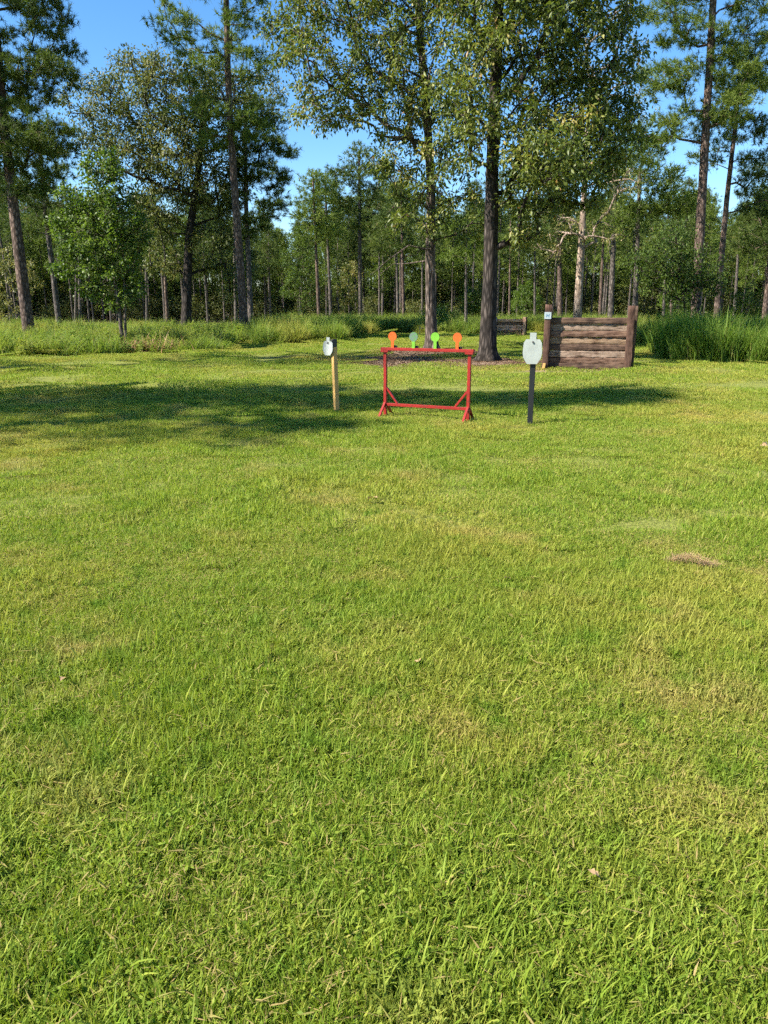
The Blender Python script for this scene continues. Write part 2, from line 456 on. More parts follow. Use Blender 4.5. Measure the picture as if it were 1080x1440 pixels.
# ------------------------------------------------------------------ blades
def blades(n, radius, lmin, lmax, wmin, wmax, lean=0.6, segs=2, flat_frac=0.0, dry=0.06, rng=RNG, square=False, curl=0.9, pts=None):
    """n curved tapering blades on a disc. Returns V, tris, quads, var."""
    if pts is None:
        a = rng.uniform(0, 2 * np.pi, n); r = radius * np.sqrt(rng.uniform(0, 1, n))
        bx, by = r * np.cos(a), r * np.sin(a)
    else:
        bx, by = pts[:, 0], pts[:, 1]
    az = rng.uniform(0, 2 * np.pi, n)
    L = rng.uniform(lmin, lmax, n) * (0.75 + 0.5 * rng.uniform(0, 1, n) ** 2)
    W = rng.uniform(wmin, wmax, n)
    th0 = np.abs(rng.normal(0, lean, n)).clip(0, 1.35)         # angle off vertical at the root
    th1 = th0 + rng.uniform(0.15, curl, n)
    flat = rng.uniform(0, 1, n) < flat_frac
    th0[flat] = rng.uniform(1.25, 1.5, flat.sum()); th1[flat] = rng.uniform(1.4, 1.7, flat.sum())
    tw = az + np.pi / 2 + rng.normal(0, 0.7, n)                # width direction
    wx, wy = np.cos(tw), np.sin(tw)
    K = segs + 1
    px, py, pz = bx.copy(), by.copy(), np.where(flat, rng.uniform(0.01, 0.04, n), -0.004)
    V = []
    for k in range(K):
        t = k / segs
        w = W * (1 - t ** 1.6) * (0.75 + 0.5 * min(t * 3, 1)) * 0.5
        if k < segs:
            V.append(np.stack([px - wx * w, py - wy * w, pz], 1))
            V.append(np.stack([px + wx * w, py + wy * w, pz], 1))
        else:
            V.append(np.stack([px, py, np.maximum(pz, 0.003)], 1))
        th = th0 + (th1 - th0) * t
        st = L / segs
        px = px + np.cos(az) * np.sin(th) * st
        py = py + np.sin(az) * np.sin(th) * st
        pz = pz + np.cos(th) * st
    nv = 2 * segs + 1
    A = np.stack(V, 1).reshape(-1, 3)                          # blade-major
    base = np.arange(n) * nv
    quads = [np.stack([base + 2 * k, base + 2 * k + 1, base + 2 * k + 3, base + 2 * k + 2], 1) for k in range(segs - 1)]
    tris = np.stack([base + 2 * segs - 2, base + 2 * segs - 1, base + 2 * segs], 1)
    val = rng.beta(2.2, 2.2, n) * 0.84
    d = (rng.uniform(0, 1, n) < dry) | (flat & (rng.uniform(0, 1, n) < 0.75))
    val[d] = rng.uniform(0.88, 1, d.sum())
    q = np.concatenate(quads) if quads else None
    var = np.concatenate([val] + [val] * (segs - 1))
    return A, tris, q, var
def merge(parts):
    Vs, Ts, Qs, vt, vq, off = [], [], [], [], [], 0
    for V, T, Q, var in parts:
        nT = 0 if T is None else len(T)
        if nT: Ts.append(T + off); vt.append(var[:nT])
        if Q is not None and len(Q): Qs.append(Q + off); vq.append(var[nT:])
        Vs.append(V); off += len(V)
    return (np.concatenate(Vs), np.concatenate(Ts) if Ts else None, np.concatenate(Qs) if Qs else None, np.concatenate(vt + vq))
def round_leaves(n, radius, zmax, size, rng=RNG):
    """Small broad weed leaves low in the turf."""
    a = rng.uniform(0, 2 * np.pi, n); r = radius * np.sqrt(rng.uniform(0, 1, n))
    c = np.stack([r * np.cos(a), r * np.sin(a), rng.uniform(0.012, zmax, n)], 1)
    d = rng.normal(0, 1, (n, 3)); d[:, 2] *= 0.35; d /= np.linalg.norm(d, axis=1)[:, None]
    e = np.cross(d, rng.normal(0, 0.35, (n, 3)) + [0, 0, 1.0]); e /= np.linalg.norm(e, axis=1)[:, None]
    s = rng.uniform(0.6, 1.2, n)[:, None] * size
    V = np.stack([c - d * s, c + e * s * 0.5, c + d * s, c - e * s * 0.5], 1).reshape(-1, 3)
    b = np.arange(n) * 4
    return V, None, np.stack([b, b + 1, b + 2, b + 3], 1), rng.uniform(0.05, 0.6, n)

# one geometry-node group that stands patches on points
def stand_group(name, coll):
    g = bpy.data.node_groups.new(name, 'GeometryNodeTree')
    g.interface.new_socket('Geometry', in_out='INPUT', socket_type='NodeSocketGeometry')
    g.interface.new_socket('Geometry', in_out='OUTPUT', socket_type='NodeSocketGeometry')
    nd, L = g.nodes, g.links
    gi, go = nd.new('NodeGroupInput'), nd.new('NodeGroupOutput')
    m2p = nd.new('GeometryNodeMeshToPoints')
    iop = nd.new('GeometryNodeInstanceOnPoints')
    ci = nd.new('GeometryNodeCollectionInfo')
    ci.inputs['Collection'].default_value = coll
    ci.inputs['Separate Children'].default_value = True
    ci.inputs['Reset Children'].default_value = True
    iop.inputs['Pick Instance'].default_value = True
    def attr(nm, typ):
        n = nd.new('GeometryNodeInputNamedAttribute'); n.data_type = typ
        n.inputs['Name'].default_value = nm
        return n.outputs['Attribute']
    L.new(gi.outputs[0], m2p.inputs['Mesh'])
    L.new(m2p.outputs[0], iop.inputs['Points'])
    L.new(ci.outputs[0], iop.inputs['Instance'])
    L.new(attr('pick', 'INT'), iop.inputs['Instance Index'])
    L.new(attr('turn', 'FLOAT_VECTOR'), iop.inputs['Rotation'])
    L.new(attr('size', 'FLOAT_VECTOR'), iop.inputs['Scale'])
    L.new(iop.outputs[0], go.inputs[0])
    return g
def scatter(name, pts, meshes, mats, size, pick=None, label=None, tilt=0.0, rng=RNG):
    """One 'stuff' object: patches of growth stood on points."""
    coll = bpy.data.collections.new(name + '_patches')
    for i, me in enumerate(meshes):
        o = bpy.data.objects.new('%s_patch_%02d' % (name, i), me)
        if not me.materials: me.materials.append(mats)
        coll.objects.link(o)
    n = len(pts)
    me = bpy.data.meshes.new(name)
    me.vertices.add(n)
    me.vertices.foreach_set('co', np.asarray(pts, np.float32).ravel())
    a = me.attributes.new('pick', 'INT', 'POINT')
    a.data.foreach_set('value', (rng.integers(0, len(meshes), n) if pick is None else np.asarray(pick)).astype(np.int32))
    rot = np.zeros((n, 3), np.float32); rot[:, 2] = rng.uniform(0, 2 * np.pi, n)
    if tilt: rot[:, 0] = rng.normal(0, tilt, n); rot[:, 1] = rng.normal(0, tilt, n)
    a = me.attributes.new('turn', 'FLOAT_VECTOR', 'POINT'); a.data.foreach_set('vector', rot.ravel())
    a = me.attributes.new('size', 'FLOAT_VECTOR', 'POINT'); a.data.foreach_set('vector', np.asarray(size, np.float32).ravel())
    o = link(name, me)
    md = o.modifiers.new('growth', 'NODES')
    md.node_group = stand_group(name + '_growth', coll)
    tag(o, label, kind='stuff')
    return o

def jittered(y0, y1, half, step, rng=RNG):
    """Points over the ground from y0 to y1, out to half(y) either side."""
    P = []
    y = y0
    while y < y1:
        h = half(y)
        xs = np.arange(-h, h, step)
        P.append(np.stack([xs + rng.uniform(-.5, .5, len(xs)) * step, y + rng.uniform(-.5, .5, len(xs)) * step, np.zeros(len(xs))], 1))
        y += step
    return np.concatenate(P)
def wobble(x, y, s):
    return 0.5 + 0.25 * np.sin(x * s + 1.7 * np.sin(y * s * 0.7)) + 0.25 * np.sin(y * s * 1.3 + 1.1 * np.sin(x * s * 0.9 + 2))

def poly_points(poly, step, rng=RNG):
    """Jittered points inside an x, y polygon."""
    P = np.array(poly, float)
    xs = np.arange(P[:, 0].min(), P[:, 0].max(), step); ys = np.arange(P[:, 1].min(), P[:, 1].max(), step)
    X, Y = np.meshgrid(xs, ys)
    X = X.ravel() + rng.uniform(-.5, .5, X.size) * step; Y = Y.ravel() + rng.uniform(-.5, .5, Y.size) * step
    inside = np.zeros(len(X), bool)
    n = len(P)
    for i in range(n):
        x1, y1 = P[i]; x2, y2 = P[(i + 1) % n]
        c = ((y1 > Y) != (y2 > Y)) & (X < (x2 - x1) * (Y - y1) / (y2 - y1 + 1e-9) + x1)
        inside ^= c
    return np.stack([X[inside], Y[inside], np.zeros(inside.sum())], 1)
near_patches, mid_patches, far_patches = [], [], []
for k in range(4):                                   # plain mown turf
    near_patches.append(mesh_np('near_turf', *merge([
        blades(1150, 0.2, 0.028, 0.062, 0.0028, 0.0055, lean=0.7, segs=3, flat_frac=0.015, dry=0.04),
        blades(26, 0.2, 0.06, 0.10, 0.0035, 0.0065, lean=0.7, segs=4, dry=0.04, curl=1.4),
        blades(9, 0.2, 0.03, 0.08, 0.0018, 0.0032, lean=1.1, segs=2, flat_frac=1.0),
        round_leaves(90, 0.2, 0.03, 0.008)])))
for k in range(3):                                   # lush, longer and broad-leaved
    near_patches.append(mesh_np('lush_turf', *merge([
        blades(1050, 0.2, 0.04, 0.075, 0.003, 0.0062, lean=0.6, segs=3, flat_frac=0.02, dry=0.015),
        blades(55, 0.2, 0.07, 0.12, 0.004, 0.0075, lean=0.65, segs=4, dry=0.02, curl=1.5),
        round_leaves(190, 0.2, 0.04, 0.0085)])))
for k in range(3):                                   # thin, dry, with thatch
    near_patches.append(mesh_np('thatch_turf', *merge([
        blades(1000, 0.2, 0.022, 0.05, 0.0025, 0.0045, lean=0.75, segs=3, flat_frac=0.03, dry=0.10),
        blades(34, 0.2, 0.03, 0.08, 0.0014, 0.0026, lean=1.1, segs=2, flat_frac=1.0),
        round_leaves(90, 0.2, 0.02, 0.009)])))
for k in range(4):
    mid_patches.append(mesh_np('middle_turf', *merge([
        blades(1700, 0.4, 0.026, 0.055, 0.004, 0.007, lean=0.6, segs=2, flat_frac=0.04, dry=0.05),
        blades(22, 0.4, 0.06, 0.09, 0.004, 0.007, lean=0.5, segs=3, dry=0.05)])))
for k in range(2):
    mid_patches.append(mesh_np('middle_lush_turf', *blades(1500, 0.4, 0.035, 0.075, 0.005, 0.008, lean=0.55, segs=2, dry=0.02)))
for k in range(2):
    mid_patches.append(mesh_np('middle_thatch_turf', *blades(1600, 0.4, 0.022, 0.045, 0.004, 0.006, lean=0.75, segs=2, flat_frac=0.07, dry=0.12)))
for k in range(5):
    far_patches.append(mesh_np('far_turf', *blades(4200, 1.2, 0.028, 0.06, 0.009, 0.015, lean=0.55, segs=2, flat_frac=0.03, dry=0.06)))
def turf(name, pts, meshes, label, lo, hi, split=None):
    x, y = pts[:, 0], pts[:, 1]
    keep = RNG.uniform(0, 1, len(pts)) > dirt_amount(x, y) * 1.05
    pts = pts[keep]; x, y = pts[:, 0], pts[:, 1]
    n = len(pts)
    f = 0.5 * wobble(x, y, 2.1) + 0.5 * wobble(y + 3, x, 4.7)
    h = lo + (hi - lo) * f * RNG.uniform(0.7, 1.2, n)
    xy = RNG.uniform(0.85, 1.2, n)
    pick = None
    if split:
        a, b, c = split
        g = 0.6 * wobble(x * 0.8 + 1, y * 0.9, 1.9) + 0.4 * wobble(y, x, 3.9) + RNG.normal(0, 0.10, n)
        pick = np.where(g > 0.62, RNG.integers(a, a + b, n), np.where(g < 0.36, RNG.integers(a + b, a + b + c, n), RNG.integers(0, a, n)))
    return scatter(name, pts, meshes, M['lawn_blade'], np.stack([xy, xy, h], 1), pick=pick, label=label, tilt=0.07)
turf('near_grass', jittered(0.5, 5.2, lambda y: 0.62 * y + 1.3, 0.14), near_patches, 'low coarse lawn grass with weeds and thatch nearest the viewer', 0.7, 1.4, (4, 3, 3))
turf('middle_grass', jittered(5.0, 14.5, lambda y: 0.60 * y + 1.6, 0.36), mid_patches, 'mown lawn grass around the red plate rack', 0.65, 1.3, (4, 2, 2))
turf('far_grass', jittered(14, 62, lambda y: 0.56 * y + 3.0, 1.25), far_patches, 'mown lawn grass running back to the wood', 0.7, 1.3)
# oak leaves and twigs lying on the bare dirt
litter_patches = []
for k in range(3):
    V, T, Q, v = round_leaves(170, 0.8, 0.012, 0.035)
    v = RNG.uniform(0, 1, len(v))
    V2, T2, Q2, v2 = blades(60, 0.8, 0.08, 0.25, 0.006, 0.012, segs=2, flat_frac=1.0)
    litter_patches.append(mesh_np('litter', *merge([(V, T, Q, v), (V2, T2, Q2, RNG.uniform(0, .5, len(v2)))])))
lp = np.concatenate([poly_points([(cx + rx * math.cos(a), cy + ry * math.sin(a)) for a in np.linspace(0, 6.2, 20)], 0.75) for cx, cy, rx, ry in DIRT])
scatter('leaf_litter', lp, litter_patches, M['litter'], np.ones((len(lp), 3)), label='brown leaf litter and twigs on the bare dirt under the oaks')

# ------------------------------------------------------------------ tall grass
tall_patches = []
for k in range(6):
    tall_patches.append(mesh_np('tall_tuft', *merge([
        blades(190, 0.34, 0.65, 1.15, 0.012, 0.024, lean=0.22, segs=4, dry=0.05, curl=0.9),
        blades(120, 0.36, 0.3, 0.6, 0.012, 0.022, lean=0.35, segs=3, dry=0.10, curl=0.9)])))
weed_patches = []
def weed(n, rng=RNG):
    """Leafy upright weed: a few stems with oval leaves."""
    parts = []
    for s in range(n):
        bx, by = rng.normal(0, 0.14, 2); h = rng.uniform(0.5, 1.0); lx, ly = rng.normal(0, 0.12, 2)
        m = 34
        t = rng.uniform(0.15, 1, m)
        c = np.stack([bx + lx * t, by + ly * t, h * t], 1)
        a = rng.uniform(0, 2 * np.pi, m)
        d = np.stack([np.cos(a), np.sin(a), rng.uniform(-0.2, 0.7, m)], 1)
        e = np.stack([-np.sin(a), np.cos(a), rng.normal(0, 0.3, m)], 1)
        Ln = rng.uniform(0.06, 0.13, m)[:, None]
        V = np.stack([c, c + d * Ln * 0.5 + e * Ln * 0.22, c + d * Ln, c + d * Ln * 0.5 - e * Ln * 0.22], 1).reshape(-1, 3)
        b = np.arange(m) * 4
        parts.append((V, None, np.stack([b, b + 1, b + 2, b + 3], 1), rng.uniform(0.2, 0.9, m)))
    return merge(parts)
for k in range(4):
    weed_patches.append(mesh_np('weed_tuft', *weed(6)))
def gp(px, py):
    g = ground(px, py); return (g.x, g.y)
def tall_grass(name, poly, step, lo, hi, label, weeds=0.25, mat='tall_blade'):
    pts = poly_points(poly, step)
    n = len(pts)
    pick = np.where(RNG.uniform(0, 1, n) < weeds * (0.4 + 1.2 * wobble(pts[:, 0], pts[:, 1], 0.9)), RNG.integers(6, 10, n), RNG.integers(0, 6, n))
    h = lo + (hi - lo) * (0.55 * wobble(pts[:, 0], pts[:, 1], 0.8) + 0.45 * wobble(pts[:, 1] + 5, pts[:, 0], 2.6)) + RNG.normal(0, 0.12, n)
    h = np.maximum(h, 0.25)
    xy = RNG.uniform(0.9, 1.35, n)
    meshes = [m.copy() for m in tall_patches + weed_patches]
    for m in meshes: m.materials.clear()
    return scatter(name, pts, meshes, M[mat], np.stack([xy, xy, h], 1), pick=pick, label=label, tilt=0.09)
tall_grass('tall_grass', [(-30, 29), (-15, 26.5), gp(60, 502), gp(120, 500), gp(220, 497), gp(300, 494), gp(338, 485), (-7.5, 41), (-8, 52), (-40, 52)], 0.46, 0.25, 0.95,
           'tall weedy grass around the small leafy tree', 0.55)
tall_grass('tall_grass', [gp(362, 486), gp(420, 483), gp(480, 481), gp(500, 474), (0.0, 50), (2.5, 56), (-7, 58), (-7.2, 42)], 0.5, 0.75, 1.15,
           'tall grass strip behind the yellow-posted target', 0.15)
tall_grass('tall_grass', [(0.0, 50), (2.8, 47), (6.5, 47), (9.5, 50), (16, 44), (19, 62), (0, 64), (-6, 60)], 0.62, 0.7, 1.15,
           'sunlit pale tall grass along the edge of the wood behind the oaks', 0.2)
tall_grass('tall_grass', [gp(922, 498), gp(950, 508), gp(1000, 511), gp(1080, 512), (16, 21.5), (22, 24), (22, 34), (11.6, 33), (10.3, 28)], 0.36, 0.75, 1.45,
           'dense dark green tall grass clump beside the big timber wall', 0.12, mat='lush_blade')
tall_grass('tall_grass', [(11, 33), (22, 34), (22, 44), (12, 46), (10.5, 38)], 0.55, 0.7, 1.0,
           'low sunlit grass between the timber wall and the pines', 0.3)

# ------------------------------------------------------------------ trees
def unit(v): return v / (np.linalg.norm(v) + 1e-9)
def tube(path, radii, sides, rng, rough=0.0):
    """A tapering tube along a path. Returns V, quads."""
    P = np.asarray(path, float); n = len(P)
    T = np.gradient(P, axis=0); T /= (np.linalg.norm(T, axis=1)[:, None] + 1e-9)
    ref = np.array([0, 1.0, 0]) if abs(T[0][2]) > 0.7 else np.array([0, 0, 1.0])
    X = np.cross(ref, T); X /= (np.linalg.norm(X, axis=1)[:, None] + 1e-9)
    Yv = np.cross(T, X)
    a = np.arange(sides) * 2 * np.pi / sides
    rad = np.asarray(radii)[:, None] * np.ones(sides)[None, :]
    if rough: rad = rad * (1 + rng.normal(0, rough, rad.shape))
    V = P[:, None, :] + rad[:, :, None] * (np.cos(a)[None, :, None] * X[:, None, :] + np.sin(a)[None, :, None] * Yv[:, None, :])
    i = (np.arange(n - 1)[:, None] * sides + np.arange(sides)[None, :])
    j = (np.arange(n - 1)[:, None] * sides + (np.arange(sides)[None, :] + 1) % sides)
    Q = np.stack([i, j, j + sides, i + sides], 2).reshape(-1, 4)
    return V.reshape(-1, 3), Q
def trunk_tube(path, r0, r1, flare, rng, sides=20, ridge=0.05):
    """Trunk with ridged bark and a root flare; path is resampled."""
    P = np.asarray(path, float)
    seg = np.concatenate([[0], np.cumsum(np.linalg.norm(np.diff(P, axis=0), axis=1))])
    n = max(10, int(seg[-1] / 0.35))
    s = np.linspace(0, seg[-1], n) ; s[1:4] = [0.12, 0.28, 0.5] if n > 6 and seg[-1] > 3 else s[1:4]
    C = np.stack([np.interp(s, seg, P[:, k]) for k in range(3)], 1)
    t = s / seg[-1]
    r = r0 + (r1 - r0) * t ** 0.9 + r0 * flare * np.exp(-s / 0.28)
    ph = rng.uniform(0, 6.28, 4)
    a = np.arange(sides) * 2 * np.pi / sides
    rr = r[:, None] * (1 + ridge * np.sin(a * 7 + ph[0])[None, :] * np.sin(s[:, None] * 1.3 + a[None, :] * 2)
                       + flare * 0.5 * np.exp(-s / 0.25)[:, None] * np.sin(a * 5 + ph[1])[None, :] + rng.normal(0, ridge * 0.5, (n, sides)))
    V = C[:, None, :] + rr[:, :, None] * np.stack([np.cos(a), np.sin(a), np.zeros(sides)], 1)[None, :, :]
    i = (np.arange(n - 1)[:, None] * sides + np.arange(sides)[None, :])
    j = (np.arange(n - 1)[:, None] * sides + (np.arange(sides)[None, :] + 1) % sides)
    Q = np.stack([i, j, j + sides, i + sides], 2).reshape(-1, 4)
    return V.reshape(-1, 3), Q, C, r
def grow(trunk_path, r0, r1, A, rng, flare=0.6, sides=18, rise=1.4, tip=0.013, sag=0.12, start_frac=0.2, twig=0.0, power=0.45, ridge=0.05, extra=None):
    """Trunk and limbs that reach every foliage centre in A. Returns V, quads of the wood and the limb direction at each centre."""
    V0, Q0, C, cr = trunk_tube(trunk_path, r0, r1, flare, rng, sides, ridge)
    nodes = [c for c in C]; par = [-1] + list(range(len(C) - 1)); nt_ = len(C)
    zmin = C[0][2] + (C[-1][2] - C[0][2]) * start_frac
    ok = [c[2] >= zmin for c in C]
    dist = np.array([np.min(np.linalg.norm(C - a, axis=1)) for a in A])
    paths, dirs = [], np.zeros_like(A)
    for k in np.argsort(dist):
        a = A[k]
        NP = np.array(nodes); d = np.linalg.norm(NP - a, axis=1) + 1e-6
        up = (NP[:, 2] - a[2]) / d
        cost = d * (1 + rise * np.clip(up + 0.25, 0, 2)) + np.where(np.array(ok), 0, 50)
        j = int(np.argmin(cost))
        p0 = NP[j]; D = d[j]
        m = max(2, int(D / 0.55) + 1)
        t = np.linspace(0, 1, m + 1)[1:, None]
        ctrl = (p0 + a) / 2 + np.array([0, 0, sag * D]) + rng.normal(0, 0.10 * D, 3)
        pts = (1 - t) ** 2 * p0 + 2 * t * (1 - t) * ctrl + t ** 2 * a
        pts[:-1] += rng.normal(0, 0.03, pts[:-1].shape)
        idx = [j]
        for q in pts:
            nodes.append(q); par.append(idx[-1]); ok.append(True); idx.append(len(nodes) - 1)
        paths.append(idx)
        dirs[k] = unit(pts[-1] - (pts[-2] if m > 1 else p0))
    cnt = np.zeros(len(nodes))
    for idx in paths: cnt[idx[-1]] += 1
    for i in range(len(nodes) - 1, nt_ - 1, -1):
        if par[i] >= 0: cnt[par[i]] += cnt[i]
    parts = [(V0, None, Q0, np.zeros(len(Q0)))]
    NP = np.array(nodes)
    for idx in paths:
        rad = tip * np.maximum(cnt[idx], 1) ** power
        if idx[0] < nt_:
            rad[0] = min(rad[1] * 1.15, cr[idx[0]] * 0.75); rad = np.minimum(rad, cr[idx[0]] * 0.72)
        else: rad[0] = min(rad[0], rad[1] * 1.1)
        rad[-1] *= 0.6
        v, q = tube(NP[idx], rad, 7 if rad[1] > 0.05 else 4, rng)
        parts.append((v, None, q, np.zeros(len(q))))
    if twig:
        for k in range(len(A)):
            for _ in range(3):
                e = A[k] + unit(dirs[k] + rng.normal(0, 0.8, 3)) * twig * rng.uniform(0.5, 1.1)
                v, q = tube(np.array([A[k], (A[k] + e) / 2 + rng.normal(0, 0.04, 3), e]), [tip * 0.6, tip * 0.45, tip * 0.25], 3, rng)
                parts.append((v, None, q, np.zeros(len(q))))
    for pth, rd in (extra or []):
        v, q = tube(np.array(pth), rd, 6, rng); parts.append((v, None, q, np.zeros(len(q))))
    V, _, Q, _ = merge(parts)
    return V, Q, dirs
def leaves(A, rng, per, spread, length, width, droop=0.35, flat=0.8, fold=0.25):
    """Folded leaf faces round every foliage centre."""
    n = len(A) * per
    C = np.repeat(A, per, axis=0)
    tone = np.repeat(rng.normal(0, 0.17, len(A)), per)
    size = np.repeat(rng.uniform(0.75, 1.25, len(A)), per)[:, None]
    u = rng.normal(0, 1, (n, 3)); u /= np.linalg.norm(u, axis=1)[:, None]
    rad = rng.uniform(0, 1, n)[:, None] ** 0.7
    off = u * rad * spread * size * np.array([1, 1, flat])
    p = C + off
    d = u * 0.7 + rng.normal(0, 0.6, (n, 3)) + np.array([0, 0, -droop]) * 1.6
    d /= np.linalg.norm(d, axis=1)[:, None]
    up = rng.normal(0, 0.55, (n, 3)) + np.array([0, 0, 1.0])
    e = np.cross(d, up); e /= (np.linalg.norm(e, axis=1)[:, None] + 1e-9)
    nn = np.cross(e, d)
    L = length * rng.uniform(0.65, 1.25, n)[:, None]; W = width * rng.uniform(0.7, 1.2, n)[:, None]
    mid = p + d * L * 0.5
    V = np.stack([p, mid + e * W * 0.5 + nn * W * fold, p + d * L, mid - e * W * 0.5 + nn * W * fold], 1).reshape(-1, 3)
    b = np.arange(n) * 4
    T = np.concatenate([np.stack([b, b + 1, b + 2], 1), np.stack([b, b + 2, b + 3], 1)])
    val = (rng.beta(2.5, 2.5, n) * 0.9 + tone).clip(0, 0.95)
    late = rng.uniform(0, 1, n) < 0.012
    val[late] = 1.0
    return V, T, None, np.concatenate([val, val])
def needles(A, dirs, rng, tufts, per, spread, length, width, flat=0.5):
    """Bottle-brush tufts of needles round every foliage centre."""
    m = len(A) * tufts
    C = np.repeat(A, tufts, axis=0); D = np.repeat(dirs, tufts, axis=0)
    tone = np.repeat(rng.normal(0, 0.12, len(A)), tufts)
    size = np.repeat(rng.uniform(0.7, 1.3, len(A)), tufts)[:, None]
    u = rng.normal(0, 1, (m, 3)); u /= np.linalg.norm(u, axis=1)[:, None]
    pos = C + u * rng.uniform(0, 1, m)[:, None] ** 0.5 * spread * size * np.array([1, 1, flat])
    ax = D * 0.35 + u * 0.6 + np.array([0, 0, 0.55]) + rng.normal(0, 0.25, (m, 3))
    ax /= np.linalg.norm(ax, axis=1)[:, None]
    n = m * per
    P = np.repeat(pos, per, axis=0); AX = np.repeat(ax, per, axis=0)
    tv = np.repeat(tone, per)
    # needles start along the last stretch of the twig and splay out
    P = P - AX * rng.uniform(0, 0.16, n)[:, None]
    d = AX * rng.uniform(0.3, 1.1, n)[:, None] + rng.normal(0, 0.55, (n, 3)); d /= np.linalg.norm(d, axis=1)[:, None]
    e = np.cross(d, rng.normal(0, 1, (n, 3))); e /= (np.linalg.norm(e, axis=1)[:, None] + 1e-9)
    L = length * rng.uniform(0.7, 1.2, n)[:, None]
    tip = P + d * L; tip[:, 2] -= 0.10 * L[:, 0]
    V = np.stack([P - e * width * 0.5, P + e * width * 0.5, tip], 1).reshape(-1, 3)
    T = np.arange(n * 3).reshape(-1, 3)
    val = (rng.beta(2.5, 2.5, n) * 0.85 + tv).clip(0, 0.9)
    val[rng.uniform(0, 1, n) < 0.02] = 1.0
    return V, T, None, val
def blob_points(blobs, rng, sep):
    """Foliage centres spread through ellipsoids (centre, radii, count), kept apart by sep."""
    out = np.zeros((0, 3))
    for c, r, n in blobs:
        c, r = np.asarray(c, float), np.asarray(r, float)
        got, tries = 0, 0
        while got < n and tries < n * 14:
            tries += 1
            u = rng.normal(0, 1, 3); u /= np.linalg.norm(u)
            p = c + u * r * rng.uniform(0.12, 1.0) ** 0.42
            if len(out) and np.min(np.sum((out - p) ** 2, axis=1)) < sep * sep: continue
            out = np.vstack([out, p]); got += 1
    return out
def make_tree(name, label, cat, base, wood, wood_mat, leaf, leaf_mat, group=None):
    root = empty(name, base)
    tag(root, label, cat, group)
    V, Q, _ = wood
    b = np.array(base)
    link('trunk', mesh_np('trunk', V - b, quads=Q, smooth=True), wood_mat, root)
    LV, LT, LQ, var = leaf
    c = link('crown', mesh_np('crown', LV - b, LT, LQ, var), leaf_mat, root)
    c['kind'] = 'stuff'
    return root
def pxblobs(Y, spec):
    """(px, py, rx px, ry px, depth offset m, depth radius m, count) -> world ellipsoids."""
    out = []
    for px, py, rx, ry, dy, rd, n in spec:
        c = at(px, py, Y + dy)
        k = c.y / FPX * 1.02
        out.append(((c.x, c.y, c.z), (rx * k, rd, ry * k), n))
    return out
def trunk_px(Y, pts, bury=0.05):
    P = [at(px, py, Y) for px, py in pts]
    P = [Vector((p.x, p.y, p.z)) for p in P]
    g = P[0].copy()
    if len(P) > 1 and abs(P[1].z - P[0].z) > 1e-6:
        d = (P[1] - P[0]); t = -P[0].z / d.z
        g = P[0] + d * t
    P[0] = Vector((g.x, g.y, 0))
    base = (g.x, g.y, 0.0)
    P[0].z = -bury
    return base, [tuple(p) for p in P]

# ---- the two big oaks in the middle
def oak(name, label, Y, trunk, w0, w1, spec, sep, per, seed, wood, leaf, length=0.175, width=0.076, spread=0.48, flare=0.6, extra=None, group=None, thin=1.0, **kw):
    rng = np.random.default_rng(seed)
    base, path = trunk_px(Y, trunk)
    k = Y / FPX * 1.02
    A = blob_points(pxblobs(Y, [(*b[:6], max(3, int(b[6] * thin))) for b in spec]), rng, sep)
    W = grow(path, w0 * k / 2, w1 * k / 2, A, rng, flare=flare, twig=0.55, extra=extra, **kw)
    L = leaves(A, rng, per, spread, length, width)
    return make_tree(name, label, 'tree', base, W, M[wood], L, M[leaf], group)
Y1, Y2 = 29.6, 23.6
oak('oak_tree', 'broad oak with a pale lit trunk right behind the rack plates', Y1,
    [(607, 492), (605, 380), (606, 260), (600, 150), (590, 40), (585, -90), (583, -230)], 15.5, 5,
    [(470, 70, 75, 60, 0, 2.0, 62), (420, 40, 45, 40, 1, 1.5, 26), (540, 40, 75, 70, -0.5, 2.2, 46), (600, 60, 75, 80, -1, 2.4, 42),
     (470, 145, 62, 30, 0.5, 1.4, 30), (555, 150, 55, 40, 0, 2.0, 28), (625, 170, 55, 50, -1, 2.0, 32), (562, 235, 36, 32, 0, 1.5, 17),
     (615, 265, 50, 40, -0.5, 1.7, 21), (655, 300, 42, 32, 0.5, 1.5, 13), (583, 312, 32, 22, -0.5, 1.2, 8), (500, -70, 110, 90, 0, 3.0, 90), (600, -120, 110, 120, 0, 3.0, 100), (560, -230, 80, 70, 0, 2.4, 50)],
    0.58, 95, 21, 'oak_bark_pale', 'oak_leaf', rise=1.2, thin=0.74,
    extra=[([at(604, 352, Y1), at(575, 345, Y1 - .5), at(545, 366, Y1 - .8), at(520, 388, Y1 - 1)], [0.035, 0.025, 0.016, 0.006]),
           ([at(604, 366, Y1), at(570, 371, Y1 + .5), at(553, 371, Y1 + .7), at(535, 385, Y1 + .8)], [0.03, 0.02, 0.014, 0.006])])
